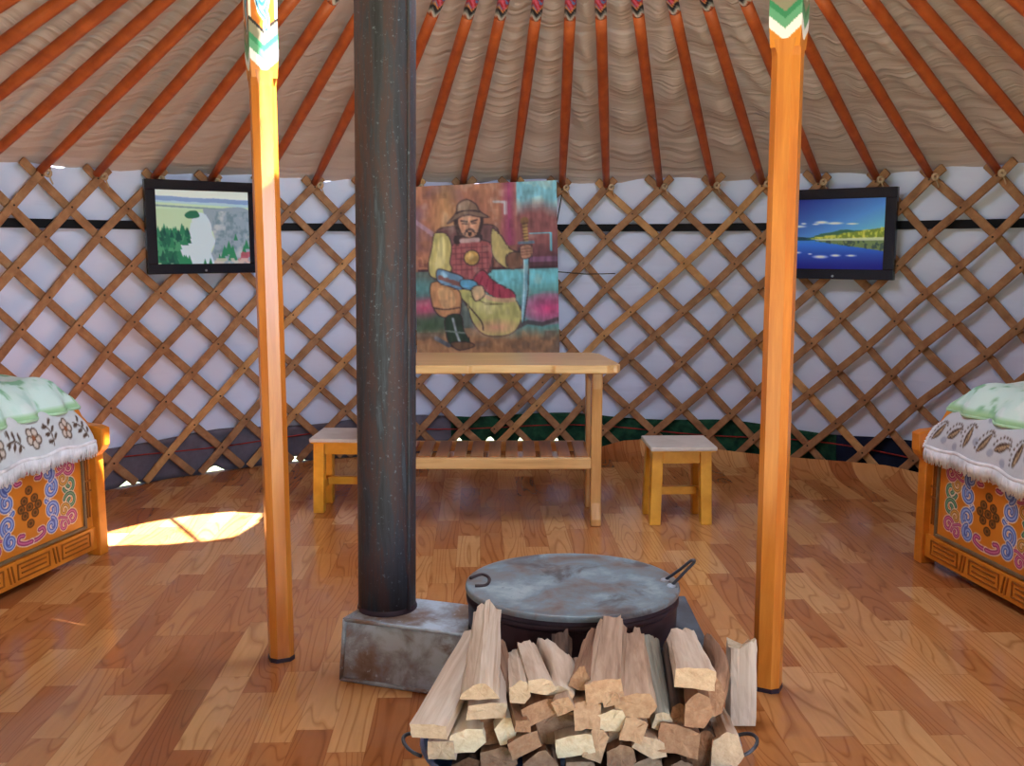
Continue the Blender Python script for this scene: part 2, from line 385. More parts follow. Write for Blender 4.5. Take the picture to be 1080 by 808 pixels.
def floor_mat():
    """vinyl sheet printed with staggered strips of wood, long side almost straight away from the door"""
    m, nt, b = new_mat('vinyl parquet print')
    vec = coords(nt, (1, 1, 1), 'Object', (0, 0, math.radians(90 - 1.9)), jitter=False)
    sep = nt.nodes.new('ShaderNodeSeparateXYZ'); nt.links.new(vec, sep.inputs[0])
    def mth(op, a, bv=None, c=None):
        n = node(nt, 'ShaderNodeMath', operation=op)
        for i, q in enumerate((a, bv, c)):
            if q is None: continue
            if isinstance(q, (int, float)): n.inputs[i].default_value = q
            else: nt.links.new(q, n.inputs[i])
        return n.outputs[0]
    row = mth('FLOOR', mth('DIVIDE', sep.outputs[1], 0.0925))
    wn = node(nt, 'ShaderNodeTexWhiteNoise', noise_dimensions='1D'); nt.links.new(row, wn.inputs['W'])
    xs = mth('ADD', mth('DIVIDE', sep.outputs[0], 0.41), mth('MULTIPLY', wn.outputs[0], 5.0))
    cellx = mth('FLOOR', xs)
    cmb = nt.nodes.new('ShaderNodeCombineXYZ'); nt.links.new(cellx, cmb.inputs[0]); nt.links.new(row, cmb.inputs[1])
    w2 = node(nt, 'ShaderNodeTexWhiteNoise', noise_dimensions='2D'); nt.links.new(cmb.outputs[0], w2.inputs['Vector'])
    base = ramp(nt, w2.outputs[0], [(0.0, rgb(158, 92, 50)), (0.25, rgb(176, 110, 62)), (0.5, rgb(190, 126, 74)), (0.75, rgb(202, 142, 88)), (1.0, rgb(212, 158, 104))])
    # per-strip grain: bent rings
    off = nt.nodes.new('ShaderNodeVectorMath'); off.operation = 'MULTIPLY_ADD'; off.inputs[1].default_value = (7.3, 3.1, 5.7)
    nt.links.new(w2.outputs['Color'], off.inputs[0]); nt.links.new(vec, off.inputs[2])
    mp = nt.nodes.new('ShaderNodeMapping'); mp.inputs['Scale'].default_value = (1.0, 8.5, 1); nt.links.new(off.outputs[0], mp.inputs[0])
    wv = node(nt, 'ShaderNodeTexNoise', Scale=1.0, Detail=1.0, Roughness=0.35, Distortion=0.25); nt.links.new(mp.outputs[0], wv.inputs['Vector'])
    rings = mth('FRACT', mth('MULTIPLY', wv.outputs[0], 17.0))
    gr = ramp(nt, rings, [(0.0, (0.55, 0.42, 0.33, 1)), (0.2, (0.96, 0.94, 0.92, 1)), (0.85, (1, 1, 1, 1)), (1.0, (0.7, 0.6, 0.5, 1))])
    mul = node(nt, 'ShaderNodeMix', data_type='RGBA', blend_type='MULTIPLY'); mul.inputs[0].default_value = 0.75
    nt.links.new(base, mul.inputs[6]); nt.links.new(gr, mul.inputs[7])
    fine = noise(nt, mp.outputs[0], 9, 4)
    m2 = node(nt, 'ShaderNodeMix', data_type='RGBA', blend_type='MULTIPLY'); m2.inputs[0].default_value = 0.35
    nt.links.new(mul.outputs[2], m2.inputs[6]); nt.links.new(ramp(nt, fine, [(0.3, (0.7, 0.66, 0.62, 1)), (0.7, (1, 1, 1, 1))]), m2.inputs[7])
    # joint lines
    fy = mth('FRACT', mth('DIVIDE', sep.outputs[1], 0.0925)); fx = mth('FRACT', xs)
    jl = mth('MAXIMUM', mth('GREATER_THAN', mth('ABSOLUTE', mth('SUBTRACT', fy, 0.5)), 0.487), mth('GREATER_THAN', mth('ABSOLUTE', mth('SUBTRACT', fx, 0.5)), 0.497))
    m3 = node(nt, 'ShaderNodeMix', data_type='RGBA', blend_type='MULTIPLY'); m3.inputs[7].default_value = (0.62, 0.52, 0.45, 1)
    nt.links.new(mth('MULTIPLY', jl, 0.6), m3.inputs[0]); nt.links.new(m2.outputs[2], m3.inputs[6])
    nt.links.new(m3.outputs[2], b.inputs['Base Color'])
    b.inputs['Roughness'].default_value = 0.15; b.inputs['Specular IOR Level'].default_value = 0.5
    wob = noise(nt, coords(nt, (0.8, 6, 1), 'Object', jitter=False), 3.0, 2)
    bump(nt, b, wob, 0.08, 0.02)
    return m
M['floor'] = floor_mat()
def grass_mat():
    m, nt, b = new_mat('steppe grass')
    f = noise(nt, coords(nt, (1, 1, 1), jitter=False), 25, 5)
    nt.links.new(ramp(nt, f, [(0.3, rgb(84, 98, 74)), (0.7, rgb(122, 134, 108))]), b.inputs['Base Color'])
    b.inputs['Roughness'].default_value = 0.95; return m
M['grass'] = grass_mat()

# ------------------------------------------------------------------ the room shell
def curl(th):                       # how far the edge of the vinyl turns up at the wall
    d = math.degrees(th)
    a = max(0.0, min(1.0, (d - 8) / 6)) * max(0.0, min(1.0, (70 - d) / 25))
    return 0.004 + a * (0.075 + 0.018 * math.sin(th * 9)) + 0.02 * max(0, math.sin(th * 5 + 1)) * max(0.0, min(1.0, (d + 30) / 12)) * (d < -9)
mb = MB(); N = 192; prof = [(0.0, 0), (0.6, 0), (1.2, 0), (1.8, 0), (2.2, 0), (2.44, 0), (2.49, 0.03), (2.54, 0.14), (2.58, 0.36), (2.61, 0.66), (2.63, 1.0)]
rings = []
for rr, k in prof:
    rings.append([pol(2 * PI * j / N, max(rr, 0.001), k * curl((2 * PI * j / N + PI) % (2 * PI) - PI)) for j in range(N)])
mb.loft(rings, True, False, 0, True)
mb.loft([[pol(2 * PI * j / N, rr, -0.003) for j in range(N)] for rr in (2.5, R + 0.03)], True, False, 0, True)
tag(mb.build('floor', M['floor'], recalc=True, origin=(0, 0, 0)), kind='structure')

mb = MB()
def wallfn(a0, a1, z0, z1, amp=0.012):
    def fn(u, v):
        th = a0 + (a1 - a0) * u; z = z0 + (z1 - z0) * v
        r = R + 0.03 + amp * math.sin(th * 23 + 2.2 * math.sin(z * 3)) + amp * 0.6 * math.sin(th * 61 + z * 9)
        return pol(th, r, z)
    return fn
TH = math.radians(112)
mb.grid(wallfn(-TH, TH, 0.13, WT + 0.06), 220, 40)
tag(mb.build('wall_back', M['lining'], origin=(CX, CY, 0)), kind='structure')
mb = MB()
DG = math.radians(38)
mb.grid(wallfn(TH, PI - DG, 0.0, WT + 0.06), 60, 20); mb.grid(wallfn(PI + DG, 2 * PI - TH, 0.0, WT + 0.06), 60, 20)
tag(mb.build('wall_front', M['lining'], origin=(CX, CY, 0)), kind='structure')

# roof poles stand on the lattice heads; heads measured along the wall, evened out past the picture's edges
HEADPX = [39, 99, 160, 220, 275, 330, 384, 438, 487, 541, 593, 640, 697, 753, 806, 866, 927, 984, 1056]
heads = [math.atan2(cyl(x, 190).x - CX, cyl(x, 190).y - CY) for x in HEADPX]
step = (heads[-1] - heads[0]) / (len(heads) - 1)
PRE = 8
heads = [heads[0] - step * k for k in range(PRE, 0, -1)] + heads + [heads[-1] + step * k for k in range(1, PRE + 1)]
def head_th(u):
    i = min(max(int(math.floor(u)), 0), len(heads) - 2)
    return heads[i] + (heads[i + 1] - heads[i]) * (u - i)

RR = 0.80                            # crown radius
def roofpt(th, t, dz=0.0):
    a = pol(th, R + 0.045, WT + 0.0)
    p = a + (APEX - a) * t
    return p + Vector((0, 0, dz))
TC = 1 - RR / R
mb = MB()
per = 8; nth = (len(heads) - 1) * per
def rooffn(u, v):
    k = u * (len(heads) - 1); th = head_th(k); fr = k - math.floor(k)
    sag = math.sin(PI * fr) ** 2
    ww = 0.010 * math.sin(v * 46 + 5 * math.sin(k * 1.7) + k) * (0.4 + 0.6 * math.sin(PI * fr)) * (0.2 + 0.8 / (1 + math.exp(-(math.degrees(th) - 2) / 4)))
    hang = -0.02 * math.exp(-v * 30) * math.sin(k * 2.1)
    e = min(1.0, v * 7)
    return roofpt(th, v * TC, 0.012 + 0.058 * min(1.0, v * 5) - 0.035 * sag * (1 - 0.4 * v) * e + ww * e + hang * 0.5)
mb.grid(rooffn, nth, 70)
# rest of the cone, over the door
a0, a1 = heads[-1], heads[0] + 2 * PI
mb.grid(lambda u, v: roofpt(a0 + (a1 - a0) * u, v * TC, 0.075), 40, 10)
tag(mb.build('ceiling', M['roofcloth'], origin=(CX, CY, 0)), kind='structure')

# crown: ring, and an unseen cloth with holes cut to shape the sun patches
SUN = Vector((-0.5, 0.22, -1.0)).normalized()
ZC = APEX.z - (APEX.z - WT - 0.03) * RR / R + 0.12
mb = MB()
cc = Vector((APEX.x, APEX.y, ZC))
mb.tube([cc + Vector((RR * math.cos(a), RR * math.sin(a), -0.06)) for a in np.linspace(0, 2 * PI, 49)], 0.05, 8, caps=False)
mb.lathe([(RR + .12, -.25), (RR + .10, .03)], cc, 48)  # unseen collar, added to block sun leaking in beside the cloth
tag(mb.build('trim_1', M['pole'], origin=cc), kind='structure')
def up_to(p, z): return p - SUN * ((z - p.z) / -SUN.z) if False else p + SUN * ((z - p.z) / SUN.z)
def crown_hole(px):                  # openings in the cloth, given by where their sun patches lie on the floor
    return [up_to(fl(x, y), ZC + 0.02) for x, y in px]
holes = [crown_hole(q) for q in ([(60, 551), (128, 544), (171, 543), (204, 571), (176, 574), (115, 575), (60, 578)], [(178, 541), (226, 539), (275, 542), (269, 552), (246, 566), (214, 571)],
                                 [(90, 537), (112, 533), (140, 534), (130, 539), (100, 541)], [(146, 536), (176, 533), (180, 537), (160, 541)])]
pb = at(284, 200, 2.75)
post_x = fl(297, 694)
h0 = up_to(Vector((post_x.x, post_x.y, 1.33)), ZC + 0.02); h1 = up_to(Vector((post_x.x, post_x.y, 2.0)), ZC + 0.02)
dd = (h1 - h0).normalized(); sd = Vector((-dd.y, dd.x, 0)) * 0.032
holes.append([h0 - sd, h1 - sd, h1 + sd, h0 + sd])  # slit added to let sun strike the top of the left post
def inside(p, poly):
    c = False; n = len(poly)
    for i in range(n):
        a, b = poly[i], poly[(i + 1) % n]
        if (a.y > p.y) != (b.y > p.y) and p.x < a.x + (p.y - a.y) * (b.x - a.x) / (b.y - a.y): c = not c
    return c
mb = MB(); st = 0.008; n = int((RR + 0.12) / st)
for i in range(-n, n):
    for j in range(-n, n):
        p = Vector((cc.x + (i + .5) * st, cc.y + (j + .5) * st, ZC + 0.02))
        if (p - cc).length > RR + 0.1 or any(inside(p, q) for q in holes): continue
        x, y = p.x - st / 2, p.y - st / 2
        mb.add([(x, y, p.z), (x + st, y, p.z), (x + st, y + st, p.z), (x, y + st, p.z)], [(0, 1, 2, 3)])
tag(mb.build('crown_sun_mask', M['roofcloth'], recalc=True, weld=True, origin=cc), kind='structure')

mb = MB(); mb.grid(lambda u, v: Vector(((u - .5) * 40, (v - .5) * 40 + 3, -0.28)), 4, 4)
tag(mb.build('ground', M['grass'], origin=(0, 3, -0.28)), kind='structure')

# ------------------------------------------------------------------ skirting felts behind the lattice
def felt(name, mat, d0, d1, label, ztop, gap):
    a0, a1 = math.radians(d0), math.radians(d1); mb = MB()
    def fn(u, v):
        th = a0 + (a1 - a0) * u
        zt = ztop + 0.012 * math.sin(th * 17); zb = gap(th)
        return pol(th, R + 0.008 + 0.006 * math.sin(th * 40 + v * 3), zb + (zt - zb) * v)
    mb.grid(fn, max(12, int((d1 - d0) * 3)), 8)
    return tag(mb.build(name, mat, solid=0.008), label, 'felt')
def px_th(x): return math.degrees(math.atan2(cyl(x, 470).x - CX, cyl(x, 470).y - CY))
gl = lambda th: -0.002 + 0.034 * max(0.0, math.sin(th * 37 + 1.0)) ** 5
gr_ = lambda th: -0.002
felt('skirting_felt', M['feltgrey'], -100, px_th(476), 'grey felt skirting behind the lattice left of the table', 0.215, gl)
felt('skirting_felt', M['feltgreen'], px_th(476), px_th(882), 'dark green felt skirting behind the lattice and right stool', 0.215, lambda th: -0.002 + (0.085 * max(0, math.sin(th * 88 + 1.2)) ** 0.8 if th < 0.13 else 0.0))
felt('skirting_felt', M['feltnavy'], px_th(882), 100, 'navy felt skirting behind the lattice by the right bed', 0.215, gr_)

def ringcord(name, z, rad, r, mat, d0, d1, label, cat, wav=0.006):
    mb = MB(); pts = [pol(math.radians(a), rad, z + wav * math.sin(a * .21)) for a in np.linspace(d0, d1, 120)]
    mb.tube(pts, r, 6); return tag(mb.build(name, mat), label, cat)
ringcord('red_cord', 0.145, R - 0.002, 0.0035, M['redcord'], -80, 80, 'thin red cord running along the foot of the wall', 'cord', 0.012)
mb = MB(); n = 120; pts = [pol(math.radians(a), R + 0.008, 1.305) for a in np.linspace(-95, 95, n)]
mb.strip(pts, [Vector((0, 0, 1))] * n, [(p - Vector((CX, CY, p.z))).normalized() for p in pts], 0.042, 0.006)
tag(mb.build('wall_strap', M['black']), 'black strap running round the white wall behind the lattice', 'strap')

# ------------------------------------------------------------------ lattice wall: two sections of crossed laths
ROWS = 5.45; ZB = 0.012; ZT = WT - 0.03
def lath(parent, k, dirn, pale=False, s0=None, s1=1.0):
    """a lath whose head is at index k; '/' laths (dirn=-1) run down to the left, '\\' laths down to the right"""
    mb = MB(); n = 25; pts = []; rad = R - 0.034 if dirn < 0 else R - 0.014
    jit = random.uniform(-0.07, 0.07); ext = random.uniform(0.045, 0.07); ph = random.uniform(0, 6)
    for i in range(n):
        sa = -ext / 1.5 if s0 is None else s0; s = sa + (s1 - sa) * i / (n - 1)
        u = k + dirn * s * ROWS + jit * 0.5 * math.sin(PI * max(0, s)) + 0.035 * math.sin(s * 7 + ph)
        z = ZT + (ZB - ZT) * s
        pts.append(pol(head_th(u), rad, z))
    ups = []; nr = []
    for i, p in enumerate(pts):
        t = (pts[min(i + 1, n - 1)] - pts[max(i - 1, 0)]).normalized()
        nn = (p - Vector((CX, CY, p.z))).normalized(); ups.append(t.cross(nn).normalized()); nr.append(nn)
    mb.strip(pts, ups, nr, random.uniform(0.036, 0.042), 0.015)
    if dirn < 0:
        for j in range(0, 12):
            s = j / 2 / ROWS
            if s > s1: break
            if s0 is not None and s < s0: continue
            u = k + dirn * s * ROWS; p = pol(head_th(u), rad - 0.009, ZT + (ZB - ZT) * s); inw = Vector((CX - p.x, CY - p.y, 0)).normalized()
            mb.tube([p - inw * 0.004, p + inw * 0.004], 0.006, 6, 1)
    mats = [M['lath_pale'] if pale else M['lath'], M['stud']]
    return mb.build('lath', mats, parent, bevel=0.004, seg=1)
SEAM = PRE + 8.9                       # the two sections meet left of the painting's middle
lat_l = thing('lattice_wall', pol(math.radians(-40), R, 0), 'crossed wooden lattice wall section behind the left picture and left bed', 'lattice wall')
lat_r = thing('lattice_wall', pol(math.radians(40), R, 0), 'crossed wooden lattice wall section behind the right picture and right stool', 'lattice wall')
nl = len(heads)
for k in range(1, nl + 4):
    um = k - ROWS / 2
    if um < 0 or um > nl - 2: continue
    lath(lat_l if um < SEAM else lat_r, k, -1, k in (PRE + 14, PRE + 7, PRE + 9))
for k in range(-3, nl - 1):
    um = k + ROWS / 2
    if um < 0.5 or um > nl - 1.5: continue
    lath(lat_l if um < SEAM else lat_r, k, 1, k in (PRE + 11,))
# doubled lath where the two sections are tied together
lath(lat_l, PRE + 13.62, -1, False, 0.60, 0.93)
for par, rng in ((lat_l, range(PRE - 1, PRE + 9)), (lat_r, range(PRE + 9, PRE + 20))):   # rawhide ties on the heads
    for k in rng:
        mb = MB(); c = pol(head_th(k + 0.1), R - 0.05, ZT + 0.01)
        for q in range(2):
            mb.tube([c + Vector((0.012 * math.cos(a + q), -0.004 * q, 0.013 * math.sin(a + q))) for a in np.linspace(0, 6.0, 12)], 0.007, 6)
        mb.tube([c, c + Vector((0.012, -0.006, -0.03)), c + Vector((0.02, -0.004, -0.05))], 0.0035, 5)
        mb.build('tie', M['rawhide'], par)

# ------------------------------------------------------------------ roof poles with painted tips
def tipcol(t, a):
    """orange, then a zigzag of white, grey and black bands, then red with a pink and blue scroll"""
    z = abs(((a * 4) % 1) - 0.5) * 0.07
    q = t + z
    if q < 0.03: c = (172, 80, 34)
    elif q < 0.05: c = (196, 186, 176)
    elif q < 0.07: c = (128, 134, 128)
    elif q < 0.10: c = (40, 34, 40)
    elif q < 0.115: c = (216, 150, 90)
    else:
        w = math.sin(t * 62 + 2.5 * math.sin(a * 4 * PI)); c = (178, 38, 34)
        if w > 0.55: c = (208, 96, 122)
        elif w < -0.8: c = (84, 120, 170)
    return tuple(s2l(v) for v in c) + (1.0,)
def pole_label(i):
    k = i - PRE
    names = {0: 'roof pole standing above the far left edge of the wall, left of the left picture', }
    return names.get(k)
ORD = ['first', 'second', 'third', 'fourth', 'fifth', 'sixth', 'seventh', 'eighth', 'ninth', 'tenth', 'eleventh', 'twelfth']
def plabel(k):
    base = 'orange roof pole '
    sp = {3: 'meeting the wall above the right half of the left picture', 2: 'meeting the wall at the left edge of the left picture',
          1: 'meeting the wall just left of the left picture', 0: 'second out to the left of the left picture',
          4: 'passing behind the top of the left post', 5: 'first to the right of the left post', 6: 'passing behind the stovepipe, left one',
          7: 'coming down along the right edge of the stovepipe', 8: 'above the painting, left of its hat', 9: 'above the painting, over the sword side',
          10: 'meeting the wall at the top right corner of the painting', 11: 'nearly upright, first to the right of the painting',
          12: 'second to the right of the painting', 13: 'third to the right of the painting', 14: 'last one left of the right post at the wall',
          15: 'passing behind the right post', 16: 'meeting the wall above the right picture', 17: 'first to the right of the right picture', 18: 'second to the right of the right picture',
          19: 'third to the right of the right picture, cut by the frame'}
    if k in sp: return base + sp[k]
    if k < 0: return base + f'{ORD[2 - k - 0]} out to the left of the left picture'
    return base + f'{ORD[k - 17]} out to the right of the right picture'
KEEP = range(-7, 27)
for i in range(len(heads)):
    k = i - PRE
    if k < -5 or k > 22: continue
    th = head_th(i); foot = pol(th, R - 0.03, WT - 0.01)
    top = roofpt(th, TC + 0.01); root = thing('roof_pole', foot, plabel(k), 'roof pole', 'roof poles under the canvas')
    n = 9; tt = 0.655
    mb = MB(); mb.tube([foot + (top - foot) * (tt * j / (n - 1)) for j in range(n)], [0.0185 + 0.007 * min(1, j / 4) for j in range(n)], 12)
    mb.build('shaft', M['pole'], root)
    mb = MB(); a = foot + (top - foot) * tt
    mb.tube([a + (top - a) * (j / 80) for j in range(81)], 0.0257, 24, colf=tipcol)
    mb.build('painted_tip', M['polepaint'], root)

# ------------------------------------------------------------------ the two posts
def post_img(flip):
    p = Paint(96, 330, (205, 112, 34))
    W = (232, 228, 222)
    p.mix((p.x < 0.09).astype(float), W); p.mix((p.x > 0.91).astype(float), W)
    z = np.abs(p.x - 0.5) * 2          # zigzag, lowest in the middle of the face
    q = p.y + z * 0.055
    # v runs downwards: scroll field, black line, grey, green, light green, white zigzag
    for lo, hi, c in ((0.800, 0.815, (30, 26, 24)), (0.815, 0.865, (138, 130, 112)), (0.865, 0.892, (52, 130, 92)), (0.892, 0.93, (96, 158, 126)), (0.93, 0.978, (236, 232, 240)), (0.978, 1.2, (214, 128, 38))):
        p.mix(((q >= lo) & (q < hi)).astype(float), c)
    for k in range(5):
        cy = 0.06 + k * 0.15; s = 1 if k % 2 else -1
        for w, c in ((0.20, (220, 226, 230)), (0.13, (36, 92, 150)), (0.06, (110, 190, 214))):
            p.line(spiral(0.5, cy, 0.2, 0 if s > 0 else PI, s * 1.4, p.asp), w, c)
            p.line(spline([(0.5 + 0.2 * s, cy), (0.5 + 0.1 * s, cy + 0.05), (0.5 - 0.12 * s, cy + 0.09), (0.5 - 0.1 * s, cy + 0.13)]), w, c)
    return p.img()
PIMG = post_img(False)
def post(foot, top_px, zcap, rot, w, label):
    top = at(*top_px, foot.y); dz = 2.62 - 0.0
    axis = (top - foot); axis = axis / axis.z            # lean per metre of height
    root = thing('support_post', foot, label, 'post')
    def ring(z, hw, ch):
        c = foot + axis * z; out = []
        for sx, sy in ((1, 1), (-1, 1), (-1, -1), (1, -1)):
            pa, pb_ = (Vector((sx * hw, sy * (hw - ch), 0)), Vector((sx * (hw - ch), sy * hw, 0)))
            out += [pa, pb_] if sx * sy > 0 else [pb_, pa]
        m = Matrix.Rotation(rot, 3, 'Z'); return [c + m @ q for q in out]
    mb = MB(); mb.loft([ring(0, w, w * 0.5), ring(zcap - 0.02, w, w * 0.5), ring(zcap + 0.02, w * 1.05, w * 0.3)], True, True, 0, False)
    mb.build('shaft', M['orange'], root)
    mb = MB(); mb.loft([ring(-0.0, w * 1.04, w * 0.45), ring(0.012, w * 1.04, w * 0.45)], True, True, 0, False)
    mb.build('foot_band', M['drum'], root)
    # carved, painted upper part
    mb = MB(); W2 = w * 1.12; z0, z1 = zcap, zcap + 0.62; m = Matrix.Rotation(rot, 3, 'Z')
    for q in range(4):
        a = q * PI / 2; fm = Matrix.Rotation(a, 3, 'Z')
        def fn(u, v, fm=fm):
            bul = 1.0 + 0.0 * v
            z = z1 + (z0 - z1) * v
            tp = 1.0 - 0.10 * max(0, (v - 0.9) / 0.1)
            return foot + axis * z + m @ (fm @ Vector(((u - .5) * 2 * W2 * tp, -W2 * tp, 0)))
        mb.grid(fn, 64, 200, 0, False, PIMG)
    mb.build('painted_capital', M['postpaint'], root, weld=True)
    mb = MB(); mb.loft([ring(z1, w, w * 0.2), ring(2.66, w, w * 0.2)], True, True, 0, False)
    mb.build('upper_shaft', M['orange'], root)
    return root
fL, fR = fl(297, 694), fl(809, 725)
zc = at(275, 84, fL.y).z; post(fL, (274, 0), zc, math.radians(24), 0.034, 'orange wooden post left of the stovepipe, sunlit near its top')
zc = at(833, 52, fR.y).z; post(fR, (833, 0), zc, math.radians(-28), 0.036, 'orange wooden post right of the stove, standing on dark foot')

# ------------------------------------------------------------------ pictures on the lattice
def river_img():
    p = Paint(150, 116, (214, 222, 244))
    n1 = p.nz(10, 8, 4, 1); n2 = p.nz(26, 18, 4, 2); ridge = 0.075 + 0.025 * p.nz(6, 2, 3, 3) + 0.03 * p.x
    p.mix((p.y > ridge).astype(float), (128, 152, 190)); p.mix((p.y > ridge + 0.05 + 0.02 * n1).astype(float), (168, 196, 204))
    p.mix((p.y > 0.17 + 0.05 * p.x).astype(float), (186, 208, 176)); p.mix(((p.y > 0.26) & (p.x < 0.55)).astype(float), (176, 200, 160), 0.8)
    p.mix(((np.abs(p.y - 0.215 - 0.05 * p.x) < 0.012)).astype(float), (110, 136, 140), 0.8)
    p.blob([(0.5, 0.26), (0.62, 0.25), (1.02, 0.28), (1.02, 1.05), (0.55, 1.05), (0.62, 0.7), (0.56, 0.45)], (140, 154, 164))
    p.mix(((p.x > 0.6) & (p.y > 0.28)) * np.clip((n2 - .48) * 5, 0, 1), (104, 126, 134), 0.8); p.mix(((p.x > 0.6) & (p.y > 0.27)) * np.clip((.44 - n1) * 5, 0, 1), (186, 190, 186), 0.8)
    p.blob([(0.40, 0.34), (0.47, 0.30), (0.53, 0.34), (0.58, 0.46), (0.59, 0.60), (0.62, 0.70), (0.57, 0.84), (0.58, 1.05), (0.24, 1.05), (0.26, 0.72), (0.33, 0.62), (0.36, 0.46)], (190, 206, 244))
    p.blob([(0.3, 0.34), (0.34, 0.29), (0.42, 0.27), (0.46, 0.35), (0.4, 0.38), (0.33, 0.38)], (44, 100, 70))
    rr = np.random.default_rng(5)
    def fir(x, y, h, c):
        p.poly([(x, y - h), (x + h * 0.24, y), (x - h * 0.24, y)], c)
    for k in range(150):
        x = rr.random() * 0.34; y = 0.6 + rr.random() * 0.42
        if x > 0.24 and y > 0.75: continue
        fir(x, y, 0.10 + 0.06 * rr.random(), [(34, 92, 66), (46, 116, 78), (70, 140, 96), (30, 76, 60)][rr.integers(4)])
    for k in range(12): fir(0.24 + rr.random() * 0.1, 0.98 + rr.random() * 0.06, 0.12, (44, 122, 78))
    for x, y, h in ((0.5, 1.0, .07), (0.56, 1.0, .08), (0.72, .9, .16), (0.77, .88, .2), (0.81, .96, .22), (0.7, .97, .15), (0.85, .68, .1), (0.97, .8, .14), (0.94, .9, .16), (0.66, .96, .1)): fir(x, y, h, (52, 124, 82))
    p.mix(((p.x > 0.87) & (p.y > 0.84) & (n2 > 0.42)).astype(float), (176, 74, 84), 0.85)
    p.mix(((p.x > 0.6) & (p.y > 0.93) & (n2 > 0.45)).astype(float), (196, 186, 170), 0.8)
    p.soft = 1; p.a = p.a * 1.12 + np.array((0, 8, 18.))
    return p.img()
def lake_img():
    p = Paint(150, 116, (30, 40, 140))
    n1 = p.nz(9, 5, 4, 21); n2 = p.nz(40, 26, 3, 22)
    g = np.clip(0.25 + 0.75 * p.y / 0.5 * 0.6 + 0.55 * (p.x - 0.35), 0, 1)[..., None]
    p.a = np.array((22, 22, 96.)) * (1 - g) + np.array((96, 168, 224.)) * g
    for cx, cy, rx, ry in ((.36, .335, .09, .028), (.5, .35, .11, .022), (.1, .39, .12, .022), (.17, .35, .04, .016), (.68, .36, .08, .014), (.02, .37, .08, .02), (.3, .36, .05, .012)):
        p.ell(cx, cy, rx, ry, (232, 236, 246), 0.95, 0.8)
    hz = 0.575
    w = p.y > hz
    g2 = np.clip((p.y - hz) / 0.4, 0, 1)[..., None]
    p.a = np.where(w[..., None], np.array((58, 120, 206.)) * (1 - g2) + np.array((24, 26, 110.)) * g2, p.a)
    p.blob([(0.0, .56), (.08, .53), (.2, .55), (.3, .56), (.3, .59), (0, .59)], (34, 60, 66))
    p.poly([(0.2, hz), (0.35, .50), (.48, .475), (.56, .445), (.63, .44), (.70, .455), (.8, .45), (1.01, .42), (1.01, hz + .02), (.3, hz + .01)], (58, 92, 66))
    hill = (p.y < hz) & (p.y > 0.55 - 0.15 * np.clip((p.x - 0.25) / 0.75, 0, 1) + 0.02 * n2) & (p.x > 0.25)
    p.mix(hill.astype(float), (156, 166, 52), 0.9); p.mix((hill & (n2 > 0.52)).astype(float), (96, 116, 44), 0.8); p.mix((hill & (n2 < 0.4)).astype(float), (190, 190, 84), 0.7)
    p.poly([(0.25, hz), (1.01, hz - .025), (1.01, hz + .025), (.35, hz + .018)], (176, 186, 150), 0.9)
    refl = (p.y > hz + .02) & (p.y < hz + 0.02 + 0.14 * np.clip((p.x - 0.3) / 0.7, 0, 1) + 0.02 * n2) & (p.x > 0.3)
    p.mix(refl.astype(float), (104, 120, 58), 0.9); p.mix((refl & (n2 > 0.53)).astype(float), (52, 66, 60), 0.8)
    for cx, cy, rx, ry in ((.36, .83, .10, .03), (.52, .81, .07, .022), (.68, .81, .07, .018), (.1, .77, .07, .02), (.25, .79, .03, .012), (.03, .78, .06, .02)):
        p.ell(cx, cy, rx, ry, (206, 214, 240), 0.95, 0.7)
    p.soft = 1; p.a = p.a * 1.3 + np.array((0, 4, 14.))
    return p.img()
def picture(x0, x1, ytop, ybot, img, label, bx, by):
    """a flat picture hung against the laths, its ends at pixel columns x0 and x1"""
    xm = (x0 + x1) / 2; rad = R - 0.075
    th = math.atan2(cyl(xm, 240, rad).x - CX, cyl(xm, 240, rad).y - CY)
    c = pol(th, rad, 0); tx = Vector((math.cos(th), -math.sin(th), 0)); inw = Vector((-math.sin(th), -math.cos(th), 0))
    def hit(x, y):               # where the sight line meets the picture's plane
        d = ray(x, y); return EYE + d * ((c - EYE).dot(inw) / d.dot(inw))
    a = (hit(x0, 240) - c).dot(tx); b = (hit(x1, 240) - c).dot(tx)
    zt = (hit(xm, ytop)).z; zb = hit(xm, ybot).z
    root = thing('framed_picture', c + tx * (a + b) / 2 + Vector((0, 0, zb)), label, 'picture')
    P = lambda s, z, d: c + tx * s + Vector((0, 0, z)) + inw * d
    w = b - a; h = zt - zb
    mb = MB()
    def fr(s0, s1, z0, z1):
        mb.hexa([P(s0, z0, -0.012), P(s1, z0, -0.012), P(s1, z0, 0.018), P(s0, z0, 0.018), P(s0, z1, -0.012), P(s1, z1, -0.012), P(s1, z1, 0.018), P(s0, z1, 0.018)])
    fr(a, b, zb, zb + by); fr(a, b, zt - by, zt); fr(a, a + bx, zb + by, zt - by); fr(b - bx, b, zb + by, zt - by)
    mb.build('frame', M['frame'], root, bevel=0.003)
    mb = MB(); mb.hexa([P(a + bx, zb + by, -0.008), P(b - bx, zb + by, -0.008), P(b - bx, zb + by, 0.011), P(a + bx, zb + by, 0.011), P(a + bx, zt - by, -0.008), P(b - bx, zt - by, -0.008), P(b - bx, zt - by, 0.011), P(a + bx, zt - by, 0.011)])
    mb.build('backing', M['frame'], root)
    mb = MB(); mb.grid(lambda u, v: P(a + bx + (w - 2 * bx) * u, zt - by - (h - 2 * by) * v, 0.0135), 150, 116, 0, True, img)
    mb.build('print', M['picture'], root)
    mb = MB(); q = P((a + b) / 2, zb + 0.016, 0.018); mb.tube([q, q + inw * 0.004], 0.006, 10); mb.build('clip', M['flue'], root)
